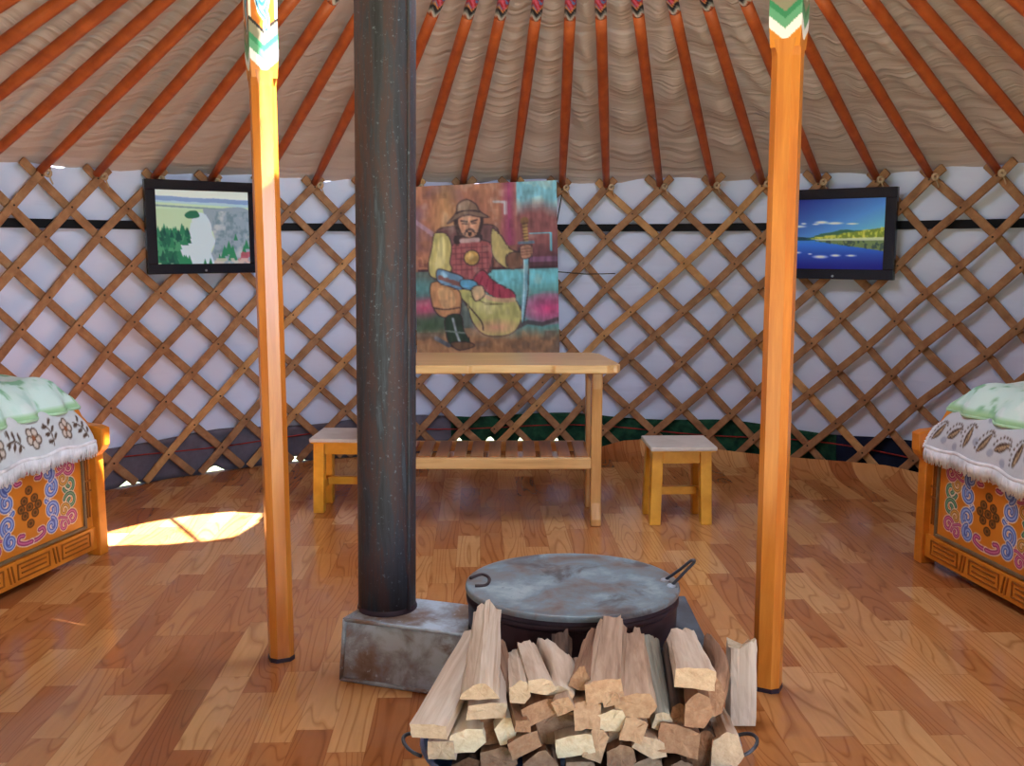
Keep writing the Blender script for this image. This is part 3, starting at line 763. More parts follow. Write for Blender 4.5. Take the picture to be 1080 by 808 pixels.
picture(153, 271, 191, 288.5, river_img(), 'black framed picture of a river between dark firs, on the left wall', 0.052, 0.050)
picture(822, 946, 199, 294.5, lake_img(), 'black framed picture of a deep blue lake, on the right wall', 0.056, 0.052)

# ------------------------------------------------------------------ the painting of a seated warrior
def warrior_img():
    p = Paint(150, 180, (148, 96, 84))
    U = lambda x: (x - 30) / 575.0
    V = lambda y: (y - 50) / 692.0
    T = lambda q: [(U(x), V(y)) for x, y in q]
    n1 = p.nz(5, 6, 4, 31); n2 = p.nz(14, 16, 4, 32); n3 = p.nz(8, 3, 3, 33)
    p.mix(np.clip((n1 - 0.35) * 3, 0, 1), (176, 122, 94), 0.9); p.mix(np.clip((0.5 - n1) * 4, 0, 1) * (p.x < 0.35), (120, 96, 116), 0.8)
    p.mix(np.clip(1 - np.abs(p.x - 0.22) / 0.12, 0, 1) * (p.y < 0.35), (178, 140, 92), 0.6)
    p.mix(np.clip((p.y - 0.33) * 6, 0, 1) * (n2 > 0.5), (84, 48, 52), 0.6)
    p.mix(np.clip(1 - np.abs(p.x - 0.665) / 0.07, 0, 1) * (p.y < 0.36), (150, 56, 112), 0.8)
    r = (p.x > 0.715) & (p.y < 0.5)
    p.mix(r.astype(float), (126, 186, 204)); p.mix((r & (n2 > 0.55)).astype(float), (168, 204, 206), 0.6)
    p.mix(r * np.clip((p.y + 0.12 * n1 - 0.17) * 9, 0, 1), (136, 82, 84)); p.mix(r * np.clip((p.y - 0.34) * 9, 0, 1), (84, 50, 62))
    p.line(T([(495, 255), (580, 255), (580, 325)]), 0.012, (104, 190, 214)); p.line(T([(350, 125), (395, 128), (395, 175)]), 0.016, (186, 196, 204), 0.8)
    p.line(T([(30, 190), (110, 250)]), 0.03, (176, 150, 176), 0.6)
    low = p.y > 0.5
    p.mix((low & (p.x > 0.5)).astype(float), (110, 186, 200)); p.mix((low & (p.x <= 0.5)).astype(float), (92, 106, 104))
    p.mix(low * np.clip((p.y - 0.54 - 0.06 * n1) * 12, 0, 1) * (p.x > 0.45), (92, 140, 140))
    p.mix(np.clip(1 - np.hypot((p.x - 0.93) / 0.2, (p.y - 0.73) / 0.10), 0, 1) ** 0.5 * (p.x > .5), (214, 72, 132), 0.95)
    p.mix(np.clip(1 - np.hypot((p.x - 0.06) / 0.12, (p.y - 0.71) / 0.08), 0, 1) ** 0.6, (196, 80, 116), 0.9)
    p.mix(np.clip(1 - np.hypot((p.x - 0.03) / 0.14, (p.y - 0.60) / 0.07), 0, 1) ** 0.6, (86, 150, 156), 0.8)
    p.mix(np.clip(1 - np.hypot((p.x - 0.1) / 0.2, (p.y - 0.82) / 0.08), 0, 1) ** 0.6, (64, 86, 62), 0.9)
    p.mix(np.clip((p.y - 0.80 - 0.08 * n3) * 16, 0, 1), (150, 112, 84)); p.mix((p.y > 0.86) * np.clip((n2 - 0.5) * 5, 0, 1), (92, 72, 62), 0.8); p.mix((p.y > 0.84) * np.clip((0.42 - n2) * 6, 0, 1), (190, 150, 112), 0.7)
    p.line(T([(415, 640), (480, 610), (540, 620), (600, 600)]), 0.03, (70, 60, 66), 0.8)
    p.mix((((p.y > 0.485) & (p.y < 0.5)) & (p.x > 0.02)).astype(float), (60, 34, 44), 0.9); p.mix(((p.y > 0.43) & (p.y < 0.46) & (p.x > 0.8)).astype(float), (130, 88, 122), 0.8)
    D = (58, 44, 50)
    # body
    p.blob(T([(118, 236), (190, 215), (300, 212), (356, 224), (372, 270), (345, 330), (335, 400), (250, 440), (165, 420), (150, 330)]), (110, 76, 78), 1, D)
    p.blob(T([(180, 290), (330, 285), (328, 395), (260, 430), (178, 400)]), (158, 88, 92), 1, D, 0.006)
    for k in range(5): p.line(T([(182, 305 + k * 22), (328, 302 + k * 22)]), 0.006, (92, 48, 58), 0.8)
    for k in range(7): p.line(T([(195 + k * 21, 290), (195 + k * 21, 410)]), 0.005, (104, 56, 66), 0.7)
    p.ell(U(258), V(345), 0.058, 0.047, D); p.ell(U(258), V(345), 0.05, 0.041, (190, 152, 88)); p.ell(U(252), V(338), 0.025, 0.02, (214, 182, 120))
    p.blob(T([(112, 240), (160, 248), (178, 300), (170, 360), (176, 392), (130, 425), (90, 412), (84, 360), (98, 300)]), (190, 178, 116), 1, D)
    p.blob(T([(132, 262), (150, 268), (150, 360), (112, 392), (118, 320)]), (212, 202, 146), 0.8)
    p.blob(T([(342, 232), (376, 258), (412, 312), (456, 336), (455, 386), (400, 392), (350, 350), (338, 300)]), (176, 160, 108), 1, D)
    p.blob(T([(400, 338), (458, 330), (462, 384), (406, 392)]), (118, 82, 68), 1, D)
    # hand on the hilt, sword
    p.poly(T([(474, 345), (490, 345), (486, 470), (462, 612), (454, 600), (462, 470)]), (108, 158, 178)); p.line(T([(470, 350), (468, 480), (458, 600)]), 0.008, (176, 212, 222)); p.line(T([(490, 348), (484, 480), (464, 610)]), 0.008, D)
    p.poly(T([(464, 205), (486, 205), (488, 300), (472, 300)]), (178, 140, 86)); p.ell(U(474), V(206), 0.03, 0.022, (120, 88, 60))
    for k in range(6): p.line(T([(466, 218 + k * 13), (487, 214 + k * 13)]), 0.008, (84, 60, 48))
    p.line(T([(450, 292), (508, 290)]), 0.018, (92, 110, 130))
    p.blob(T([(456, 306), (498, 302), (500, 345), (470, 356), (455, 345)]), (176, 128, 106), 1, D)
    for k in range(3): p.line(T([(458, 318 + k * 11), (498, 315 + k * 11)]), 0.006, (110, 74, 66))
    # legs, sack-like coat skirt, boots
    p.blob(T([(196, 470), (260, 480), (330, 512), (420, 512), (452, 560), (446, 620), (400, 660), (310, 660), (260, 610), (235, 540)]), (178, 176, 112), 1, D)
    p.mix(np.clip(1 - np.hypot((p.x - U(350)) / 0.2, (p.y - V(630)) / 0.06), 0, 1), (204, 146, 126), 0.9); p.mix(np.clip(1 - np.hypot((p.x - U(310)) / 0.16, (p.y - V(545)) / 0.05), 0, 1), (206, 204, 146), 0.8)
    p.line(T(spline([(225, 520), (290, 600), (300, 640)])), 0.008, D); p.line(T([(250, 500), (310, 530), (380, 535)]), 0.007, (110, 104, 70))
    p.blob(T([(300, 395), (345, 440), (425, 488), (424, 524), (360, 512), (310, 480), (262, 440)]), (160, 62, 84), 1, D); p.line(T(spline([(270, 455), (320, 505), (380, 520), (424, 518)])), 0.03, (196, 164, 130))
    for k in range(4): p.line(T([(300 + k * 22, 420 + k * 14), (285 + k * 28, 462 + k * 14)]), 0.006, (98, 34, 54))
    p.blob(T([(92, 446), (150, 442), (206, 480), (212, 540), (196, 582), (130, 580), (96, 530)]), (182, 134, 96), 1, D); p.blob(T([(120, 470), (170, 470), (190, 530), (140, 545)]), (208, 168, 124), 0.8)
    p.line(T(spline([(104, 545), (150, 552), (206, 545)])), 0.008, D)
    p.blob(T([(148, 588), (208, 575), (222, 640), (244, 690), (200, 712), (160, 690)]), (44, 62, 50), 1, D); p.line(T([(178, 590), (192, 650), (205, 690)]), 0.016, (150, 166, 176)); p.line(T([(150, 640), (225, 650)]), 0.01, (120, 134, 130))
    p.blob(T([(170, 690), (240, 688), (262, 705), (200, 720)]), (110, 84, 66), 1, D); p.line(T([(110, 670), (160, 700)]), 0.03, (88, 92, 104))
    # forearm on the knee
    p.blob(T([(120, 388), (170, 400), (222, 424), (216, 470), (160, 456), (120, 436)]), (104, 142, 176), 1, D); p.line(T([(128, 420), (210, 452)]), 0.03, (126, 86, 84)); p.line(T([(140, 405), (150, 415)]), 0.03, (150, 190, 214))
    p.blob(T([(214, 432), (262, 436), (282, 456), (250, 470), (214, 462)]), (92, 158, 196), 1, D)
    p.blob(T([(256, 470), (296, 458), (308, 496), (270, 520)]), (196, 168, 132), 1, D)
    # head: hair, face, moustache, helmet hat
    p.ell(U(202), V(270), 0.028, 0.03, D); p.ell(U(288), V(264), 0.026, 0.028, D)
    p.blob(T([(196, 180), (300, 178), (298, 240), (270, 262), (215, 262), (198, 240)]), (60, 44, 46))
    p.blob(T([(210, 182), (290, 180), (290, 225), (272, 258), (238, 262), (212, 230)]), (192, 140, 114), 1, D, 0.006)
    p.blob(T([(222, 190), (272, 188), (270, 215), (228, 218)]), (208, 160, 130), 0.7)
    p.line(T([(218, 196), (242, 200)]), 0.012, D); p.line(T([(258, 200), (282, 194)]), 0.012, D); p.line(T([(222, 207), (240, 209)]), 0.008, D); p.line(T([(260, 208), (278, 206)]), 0.008, D)
    p.line(T([(250, 205), (248, 226), (258, 228)]), 0.008, (140, 92, 78)); p.line(T(spline([(232, 246), (240, 234), (252, 231), (264, 234), (272, 244)])), 0.013, D); p.blob(T([(244, 240), (260, 240), (256, 258), (248, 258)]), (50, 36, 38))
    p.line(T([(218, 276), (284, 274)]), 0.03, (178, 150, 150))
    p.blob(T([(160, 206), (196, 165), (206, 128), (240, 112), (276, 130), (296, 162), (330, 186), (282, 182), (240, 172), (200, 188)]), (122, 98, 86), 1, D)
    p.blob(T([(206, 160), (212, 130), (240, 116), (254, 122), (240, 160)]), (158, 134, 116), 0.8); p.line(T(spline([(196, 166), (240, 154), (294, 162)])), 0.012, D)
    p.mix(np.clip((n2 - 0.62) * 6, 0, 1), (220, 206, 190), 0.25); p.mix(np.clip((0.36 - n2) * 6, 0, 1), (40, 30, 36), 0.2)
    g = p.nz(60, 20, 2, 35)[..., None]; p.soft = 2; p.a = p.a * (0.9 + 0.36 * g)
    return p.img()
TL, TR_, BR, BL = at(437, 197, 5.615), at(587, 190, 5.655), at(590, 374, 5.655), at(440, 376, 5.615)
root = thing('canvas_painting', (BL + BR) / 2, 'unframed canvas painting of a seated warrior holding a sword, hung above the table', 'painting')
nrm = ((TR_ - TL).cross(BL - TL)).normalized()
if nrm.y > 0: nrm = -nrm
bil = lambda u, v, d=0: (TL * (1 - u) + TR_ * u) * (1 - v) + (BL * (1 - u) + BR * u) * v + nrm * d
mb = MB(); mb.hexa([bil(0, 1, -.028), bil(1, 1, -.028), bil(1, 1, 0), bil(0, 1, 0), bil(0, 0, -.028), bil(1, 0, -.028), bil(1, 0, 0), bil(0, 0, 0)]); mb.build('stretched_canvas', M['canvasedge'], root, bevel=0.003)
mb = MB(); mb.grid(lambda u, v: bil(u, v, 0.002), 150, 180, 0, True, warrior_img()); mb.build('painted_face', M['canvas'], root)
mb = MB(); a = bil(1, .24, -.02); b = pol(head_th(PRE + 10), R - 0.05, WT - 0.06); mb.tube([a, b], 0.003, 5); mb.build('hanging_cord', M['cord'], root); mb = MB()
a = bil(1, .52, -.02); b = pol(head_th(PRE + 11.2), R - 0.05, a.z - .01); mb.tube([a, (a + b) / 2 - Vector((0, 0, .008)), b], 0.003, 5); mb.build('hanging_cord', M['cord'], root)

# ------------------------------------------------------------------ table
TZ = 0.71; X0, X1, Y0, Y1 = -0.615, 0.455, 4.085, 4.60
tab = thing('wooden_table', (-.08, 4.34, 0), 'varnished pine table with slatted shelf, below the painting', 'table')
def tpt(x, y, z): return Vector((x, y, z))
out = [(X0 + .05, Y0), (-.18, Y0), (-.165, Y0 + .012), (.165, Y0 + .012), (.18, Y0), (X1 - .06, Y0), (X1 - .03, Y0 + .018), (X1 - .012, Y0 + .02), (X1, Y0 + .05), (X1 - .005, Y0 + .12), (X1 - .05, Y1 - .05), (X1 - .09, Y1), (X0 + .09, Y1), (X0 + .05, Y1 - .05), (X0, Y0 + .12), (X0, Y0 + .05), (X0 + .02, Y0 + .02)]
mb = MB(); mb.prism(out, lambda x, y: tpt(x, y, TZ - .036), lambda x, y: tpt(x, y, TZ)); mb.build('tabletop', M['pine'], tab, bevel=0.006, seg=3)
def leg(x, y, side, face):
    mb = MB(); w = .023
    zs = [(0, 0.0, .034), (.03, 0.0, .034), (.10, .006 * face, .024), (.2, .012 * face, .026), (.36, .012 * face, .028), (.5, .006 * face, .030), (.6, 0, .033), (TZ - .036, 0, .034)]
    mb.loft([[Vector((x - w, y + o - h, z)), Vector((x + w, y + o - h, z)), Vector((x + w, y + o + h, z)), Vector((x - w, y + o + h, z))] for z, o, h in zs], True, True, 0, False)
    mb.build('leg', M['pineleg'], tab, bevel=0.006)
XL, XR = -.515, .362
for x in (XL, XR):
    leg(x, 4.19, 1, 1); leg(x, 4.51, 1, -1)
SZ = .30
for nm, y in (('shelf_rail', 4.165), ('shelf_rail', 4.535)):
    mb = MB(); mb.box((XL + .024, y - .014, SZ - .045), (XR - .024, y + .014, SZ + .002)); mb.build(nm, M['pine'], tab, bevel=0.004)
nsl = 11
for k in range(nsl):
    x = XL + .06 + (XR - XL - .12) * k / (nsl - 1)
    mb = MB(); mb.box((x - .027, 4.18, SZ - .010), (x + .027, 4.52, SZ + .006)); mb.build('slat', M['slat'], tab, bevel=0.003)
for x in (XL, XR):
    mb = MB(); mb.box((x - .015, 4.215, TZ - .1), (x + .015, 4.485, TZ - .037)); mb.build('end_rail', M['pineleg'], tab, bevel=0.003)

# ------------------------------------------------------------------ stools
def stool(loc, rz, label):
    root = thing('wooden_stool', (0, 0, 0), label, 'stool', 'yellow stools beside the table')
    hx, hy, h = .128, .105, .325; lw = .024
    for sx in (-1, 1):
        for sy in (-1, 1):
            mb = MB(); x, y = sx * (hx - lw), sy * (hy - lw); e = .008
            p = [(x + a * lw + sx * e, y + b * lw + sy * e, 0) for a, b in ((-1, -1), (1, -1), (1, 1), (-1, 1))] + [(x + a * lw, y + b * lw, h) for a, b in ((-1, -1), (1, -1), (1, 1), (-1, 1))]
            mb.hexa([Vector(q) for q in p]); mb.build('leg', M['yellow'], root, bevel=0.003)
    for sy in (-1, 1):
        mb = MB(); y = sy * (hy - lw); mb.box((-hx + 2 * lw, y - .016 - .004 * 0, h - .055), (hx - 2 * lw, y + .016, h)); mb.build('apron', M['yellow'], root, bevel=0.002)
    for sx in (-1, 1):
        mb = MB(); x = sx * (hx - lw); mb.box((x - .014, -hy + 2 * lw, h - .05), (x + .014, hy - 2 * lw, h)); mb.build('apron', M['yellow'], root, bevel=0.002)
        mb = MB(); mb.box((x - .012, -hy + 2 * lw - .006, .10), (x + .012, hy - 2 * lw + .006, .135)); mb.build('stretcher', M['yellow'], root, bevel=0.002)
    mb = MB(); mb.box((-hx + 2 * lw - .006, -.014, .112), (hx - 2 * lw + .006, .014, .148)); mb.build('stretcher', M['yellow'], root, bevel=0.002)
    mb = MB(); mb.box((-hx - .012, -hy - .03, h + .006), (hx + .018, hy + .035, h + .024)); mb.build('seat', M['stooltop'], root, bevel=0.004)
    mb = MB(); mb.box((-hx - .006, -hy - .024, h), (hx + .012, hy + .029, h + .0065)); mb.build('seat_underside', M['yellow'], root)
    root.matrix_basis = Matrix.Translation(loc) @ Matrix.Rotation(rz, 4, 'Z'); return root
a = fl(717, 553.5); stool(Vector((a.x, a.y + .105, 0)), math.radians(1.5), 'yellow wooden stool with grey seat, right of the table')
a = fl(336, 541); stool(Vector((a.x + .118, a.y + .10, 0)), math.radians(-3), 'yellow wooden stool with grey seat, left of the table behind the stovepipe')

# ------------------------------------------------------------------ beds
def ornament():
    p = Paint(230, 124, (208, 118, 32))
    n = p.nz(4, 3, 3, 5); p.mix(np.clip((n - .5) * 3, 0, 1), (220, 134, 44), .5)
    A = p.asp; W = (236, 214, 190)
    cols = {'b': ((70, 92, 170), (150, 172, 220)), 'm': ((150, 32, 92), (208, 110, 150)), 'g': ((36, 92, 74), (120, 160, 120)), 'y': ((150, 92, 30), (214, 160, 74))}
    def stroke(pts, k, w):
        p.line(pts, w * 1.75, W); p.line(pts, w * 1.25, cols[k][0]); p.line(pts, w * 0.45, cols[k][1])
    def curlS(cx, cy, r, a0, turns, k, w=.024): stroke(spiral(cx, cy, r * 1.2, a0, turns, A), k, w * 1.08)
    for sx in (-1, 1):
        for sy in (-1, 1):
            X = lambda q: .5 + sx * q
            Yy = lambda q: .5 + sy * q
            f = sx * sy
            an = lambda deg: math.atan2(sy * math.sin(math.radians(deg)), sx * math.cos(math.radians(deg)))
            # far side loops: green beside the middle, ochre and magenta hearts towards the corners
            curlS(X(.375), Yy(.105), .050, an(200), f * 1.15, 'g', .020); curlS(X(.315), Yy(.20), .040, an(20), -f * 1.1, 'y', .018)
            curlS(X(.385), Yy(.325), .046, an(180), f * 1.2, 'm', .020); curlS(X(.305), Yy(.385), .038, an(0), -f * 1.15, 'm', .018)
            stroke(spline([(X(.22), Yy(.30)), (X(.27), Yy(.27)), (X(.335), Yy(.31))]), 'm', .016)
            # magenta arch above and below, ending in a curl
            stroke(spline([(X(0), Yy(.42)), (X(.06), Yy(.415)), (X(.115), Yy(.37)), (X(.105), Yy(.31)), (X(.07), Yy(.315))]), 'm', .024)
            # blue cloud scroll: two big curls joined along the side
            stroke(spline([(X(.145), Yy(0)), (X(.165), Yy(.03)), (X(.225), Yy(.07)), (X(.24), Yy(.15)), (X(.205), Yy(.225)), (X(.20), Yy(.28))]), 'b', .024)
            curlS(X(.195), Yy(.135), .052, an(75), f * -1.25, 'b', .024); curlS(X(.185), Yy(.325), .044, an(-80), f * 1.3, 'b', .022)
    D = (70, 40, 22)
    for cx, cy in ((.5, .30), (.5, .70), (.425, .5), (.575, .5), (.5, .5), (.455, .41), (.545, .41), (.455, .59), (.545, .59)):
        p.ell(cx, cy, .034, .054, D); p.ell(cx, cy, .024, .038, (134, 80, 34)); p.ell(cx, cy, .012, .02, D)
    return p.img()
ORN = ornament()
def cover_img(kind):
    p = Paint(300, 130, (196, 194, 202) if kind == 'leaf' else (206, 208, 212))
    p.mix(np.clip((p.nz(60, 26, 2, 3) - .5) * 2, 0, 1), (182, 178, 188), .5); rr = np.random.default_rng(8); B = (86, 66, 56); A = p.asp
    for i in range(15):
        for j in range(5):
            cx = (i + .5 + .45 * (j % 2)) / 15; cy = (j + .5) / 5; t = -0.9 + .5 * ((i + j) % 3 - 1)
            s = .027
            c, d = math.cos(t), math.sin(t)
            Q = lambda u, v: (cx + s * (u * c - v * d), cy + s * (u * d + v * c) / A)
            if kind == 'leaf':
                p.blob([Q(-1, 0), Q(-.2, .42), Q(.6, .30), Q(1.1, -.1), Q(.4, -.32), Q(-.4, -.34)], B); p.line([Q(-.8, 0), Q(.9, 0)], .004, (180, 150, 120)); p.line([Q(-.3, .2), Q(.5, .12)], .003, (180, 150, 120))
                for k in range(9):
                    a = -0.4 + k * .36; q = Q(1.25 * math.cos(a), -.8 * math.sin(a)); p.ell(q[0], q[1], .0032, .0032 / A, B)
                p.ell(*Q(.2, 1.3), .012, .009 / A, (160, 160, 176))
            elif (i + j) % 2:
                for k in range(5):
                    a = k * 2 * PI / 5; q = Q(.55 * math.cos(a), .55 * math.sin(a)); p.ell(q[0], q[1], .012, .012 / A, B); p.ell(q[0], q[1], .008, .008 / A, (206, 190, 180))
                p.ell(cx, cy, .006, .006 / A, (150, 90, 60))
            else:
                p.line(spline([Q(-1.1, .3), Q(0, 0), Q(1.1, .5)]), .004, B)
                for k in (-.7, 0, .7):
                    p.blob([Q(k, .1), Q(k + .25, .6), Q(k + .1, .9), Q(k - .15, .5)], B); p.blob([Q(k, 0), Q(k + .4, -.5), Q(k + .3, -.8), Q(k, -.4)], B)
    return p.img()
def quilt_img(seed):
    p = Paint(150, 90, (206, 226, 220)); n = p.nz(24, 14, 3, seed); n2 = p.nz(10, 6, 3, seed + 1)
    p.mix(np.clip((n - .45) * 6, 0, 1), (186, 216, 206), .8); p.mix((n2 < .4).astype(float), (224, 232, 230), .7); p.mix(((n2 > .54) & (n > .60)).astype(float), (128, 178, 138), .8)
    e = np.minimum(np.minimum(p.x, 1 - p.x), np.minimum(p.y, 1 - p.y) * .6); p.mix((e < .012).astype(float), (160, 200, 156))
    return p.img()
def bed(P0, P1dir, side, label, cover_kind, covlabel, qlabel, qs, knoblen):
    """P0 far front corner on the floor; P1dir unit vector along the front towards the door; side -1 left, +1 right"""
    d = Vector((P1dir[0], P1dir[1], 0)).normalized(); n = Vector((side * abs(d.y), side * abs(d.x) * (1 if d.x * side > 0 else -1) * 1, 0))
    n = Vector((d.y, -d.x, 0)) if (Vector((d.y, -d.x, 0)).x * side > 0) else Vector((-d.y, d.x, 0))
    L, W = 1.50, .62
    Z = Vector((0, 0, 1)); O = Vector((P0[0], P0[1], 0))
    P = lambda s, w, z: O + d * s + n * w + Z * z
    root = thing('carved_bed', O + d * L / 2 + n * W / 2, label, 'bed', 'painted beds along the walls')
    def bar(mb, s0, s1, w0, w1, z0, z1, mi=0): mb.hexa([P(s0, w0, z0), P(s1, w0, z0), P(s1, w1, z0), P(s0, w1, z0), P(s0, w0, z1), P(s1, w0, z1), P(s1, w1, z1), P(s0, w1, z1)], mi)
    for s0 in (0, L - .06):                                    # end boards with a bracket-shaped arm
        mb = MB()
        prof = [(-.012, 0), (-.012, .40), (-.035, .42), (-.045, .44), (-.048, .505), (-.02, .515), (.045, .52), (.07, .545), (.10, .60), (.14, .61), (W - .16, .60), (W - .10, .56), (W - .02, .53), (W, .50), (W, 0), (W - .06, 0), (W - .06, .08), (.05, .08), (.05, 0)]
        mb.prism(prof, lambda w, z: P(s0, w, z), lambda w, z: P(s0 + .05, w, z)); mb.build('end_board', M['bedwood'], root, bevel=.004)
    mb = MB(); bar(mb, .05, L - .06, 0.015, .045, .045, .47); mb.build('side_board', M['bedwood'], root, bevel=.003)
    for s0 in (.11, .80):                                       # painted panels with a worn grey moulding
        s1 = s0 + .58
        mb = MB(); mb.grid(lambda u, v: P((s0 + (s1 - s0) * u), .012, .435 + (.135 - .435) * v), 230, 124, 0, True, ORN); pn = mb.build('painted_panel', M['panelpaint'], root)
        mb = MB(); bar(mb, s0 - .012, s0, .004, .016, .123, .447); bar(mb, s1, s1 + .012, .004, .016, .123, .447); bar(mb, s0, s1, .004, .016, .123, .135); bar(mb, s0, s1, .004, .016, .435, .447); mb.build('panel_moulding', M['edge'], root, bevel=.002)
    # lower rail with key-pattern relief
    mb = MB(); bar(mb, .05, L - .06, .002, .045, .03, .118); mb.build('lower_rail', M['bedwood'], root, bevel=.003)
    mb = MB(); s = .09
    while s < L - .35:
        for z0, z1, a, b in ((.100, .106, 0, .17), (.084, .090, .02, .15), (.066, .072, .02, .15), (.048, .054, 0, .17)): bar(mb, s + a, s + b, -.002, .004, z0, z1)
        bar(mb, s, s + .006, -.002, .004, .048, .106); bar(mb, s + .164, s + .17, -.002, .004, .048, .106)
        for k in range(2):
            q = s + .182 + k * .018; mb.hexa([P(q, -.002, .045), P(q + .007, -.002, .045), P(q + .007, .004, .045), P(q, .004, .045), P(q + .012, -.002, .108), P(q + .019, -.002, .108), P(q + .019, .004, .108), P(q + .012, .004, .108)])
        s += .235
    for k in range(2):
        q = .068 + k * .014; bar(mb, q, q + .004, .008, .016, .16, .44); 
    bar(mb, .055, .10, .008, .016, .26, .268); bar(mb, .055, .10, .008, .016, .30, .308)
    mb.build('key_pattern_relief', M['groove'], root, bevel=.0015, seg=1)
    # mattress belongs to the bed's inside
    mt = MB(); bar(mt, .105, L - .12, .06, W - .05, .30, .615); tag(mt.build('mattress', M['mattress'], bevel=.02, seg=3), 'pale mattress under the patterned cover, ' + ('left bed' if side < 0 else 'right bed'), 'mattress')
    # cover: over the top, rounded edge, down the front
    prof = [(W - .05, .645), (.30, .660), (.14, .652), (.075, .638), (.035, .612), (.010, .572), (-.004, .53), (-.014, .49), (-.018, .455)]
    ln = [0]
    for a, b in zip(prof, prof[1:]): ln.append(ln[-1] + math.hypot(b[0] - a[0], b[1] - a[1]))
    def sect(v):
        q = v * ln[-1]
        for i in range(len(prof) - 1):
            if q <= ln[i + 1] + 1e-9:
                t = (q - ln[i]) / (ln[i + 1] - ln[i]); return prof[i][0] + (prof[i + 1][0] - prof[i][0]) * t, prof[i][1] + (prof[i + 1][1] - prof[i][1]) * t
        return prof[-1]
    S0, S1 = .075, L - .09
    def cov(u, v):
        w, z = sect(v); s = S0 + (S1 - S0) * u; f = max(0, v - .75) / .25
        endd = math.exp(-((s - S0) / .035)) * .065
        return P(s + 0.0, w - .006 * f * math.sin(s * 24) - .006 * f, z - endd * (1 - f) + .004 * math.sin(s * 31 + w * 20) + .012 * f * math.sin(s * 5))
    cr = thing('bed_cover', P(L / 2, W / 2, .64), covlabel, 'bedspread', 'patterned bed covers')
    mb = MB(); mb.grid(cov, 300, 130, 0, True, cover_img(cover_kind)); mb.build('cover_cloth', M['cloth'], cr, solid=.006)
    mb = MB(); mb.tube([cov(k / 120, 1) + n * -.004 for k in range(121)], .007, 6); mb.build('hem_braid', M['fringe'], cr)
    mb = MB(); rr = random.Random(4)
    cnt = 460
    for k in range(cnt):
        u = k / (cnt - 1); a = cov(u, 1) + n * -.004; l = .052 + rr.uniform(-.006, .010); q = d * rr.uniform(-.006, .006)
        mb.tube([a, a + q * .4 + n * rr.uniform(-.006, .001) - Z * l * .5, a + q - Z * l + n * rr.uniform(-.004, .003)], [.0042, .0036, .0020], 4)
    if side > 0:
        for k in range(60):
            a = cov(0, .52 + .48 * k / 59); l = .03 + rr.uniform(-.004, .008); mb.tube([a, a - d * l * .7 - Z * .006, a - d * l - Z * rr.uniform(.008, .022)], [.0028, .0024, .0014], 4)
    tag(mb.build('fringe', M['fringe'], cr), kind='stuff')
    # quilt lying folded on top
    qa, qb, w0, w1, hgt, ang = qs
    qi = quilt_img(3 if side < 0 else 9)
    def topz(w):
        if w >= prof[0][0]: return prof[0][1]
        for (wa, za), (wb, zb) in zip(prof, prof[1:]):
            if wb <= w <= wa: return zb + (za - zb) * (w - wb) / (wa - wb)
        return prof[-1][1]
    def qf(u, v):
        s = qa + (qb - qa) * u; w = w0 + (w1 - w0) * v
        e = min(u, 1 - u, v * .55, (1 - v) * .55); dome = 1 - math.exp(-e * 11)
        sc = .014 * math.sin(u * 34) * math.exp(-v * 12) + .012 * math.sin(v * 19) * (math.exp(-u * 14) - math.exp(-(1 - u) * 14))
        return P(s + sc * .6 + ang * (w - w0), w + sc, topz(w) + .018 + hgt * dome + .010 * math.sin(u * 15 + v * 4) * dome + .008 * math.sin(v * 17 - u * 5) * dome - .004 * math.exp(-v * 16))
    qr = thing('folded_quilt', P((qa + qb) / 2, (w0 + w1) / 2, .66), qlabel, 'quilt', 'mint quilts on the beds')
    mb = MB(); mb.grid(qf, 150, 90, 0, True, qi); mb.build('quilt_cloth', M['quilt'], qr, solid=.008)
    mb = MB(); mb.tube([qf(k / 80, 0) for k in range(81)], .006, 6); mb.tube([qf(0, k / 50) for k in range(51)], .006, 6); mb.build('green_binding', plain('mint green binding', (172, 206, 172), .9, .1), qr)
    return root
pl = fl(112, 582); bed((pl.x, pl.y), (-.215, -.977), -1, 'orange carved bed with painted scroll panel, along the left wall', 'flower', 'white fringed cover with brown flowers, on the left bed',
                       'mint quilt bunched up on the left bed', (.09, .95, .014, .57, .06, 0.0), 1)
pr_ = fl(966, 590); bed((pr_.x, pr_.y), (.155, -.988), 1, 'orange carved bed with painted scroll panel, along the right wall', 'leaf', 'grey fringed cover with brown paisley leaves, on the right bed',
                        'mint quilt with scalloped edge lying on the right bed', (.11, 1.1, .022, .57, .055, 0.0), 1)

# ------------------------------------------------------------------ stove
ZF = .177
sb0, sb1 = fl(360, 718), fl(452, 732)
fx = (sb1 - sb0).normalized(); fy = Vector((-fx.y, fx.x, 0))
stv = thing('iron_stove', (0.1, 2.55, 0), 'low rusty iron stove with round drum and tall stovepipe, in the middle of the floor', 'stove')
dc = fl(603.5, 614, .305); DR = .5 * (fl(717, 618, .305).x - fl(490, 618, .305).x)
def fb(a, b, z): return sb0 + fx * a + fy * b + Vector((0, 0, z))
mb = MB(); LW = .55; DP = .235
pts = [(0, 0), (LW, 0), (LW, DP), (.02, DP)]
mb.hexa([fb(*q, 0.002) for q in pts] + [fb(a + (.012 if a < .1 else 0), b + (.008 if b == 0 else -.008), ZF) for a, b in pts]); mb.build('flue_box', M['flue'], stv, bevel=.006)
mb = MB()                                     # folded seams along the box edges
for a, b in (((0, 0, .006), (LW, 0, .006)), ((.012, .006, ZF), (LW, .006, ZF)), ((0, 0, 0.004), (.012, .006, ZF)), ((.012, .006, ZF), (.03, DP, ZF)), ((0, 0, .006), (.02, DP, .006))): mb.tube([fb(*a), fb(*b)], .006, 8)
mb.build('folded_seam', M['flue'], stv)
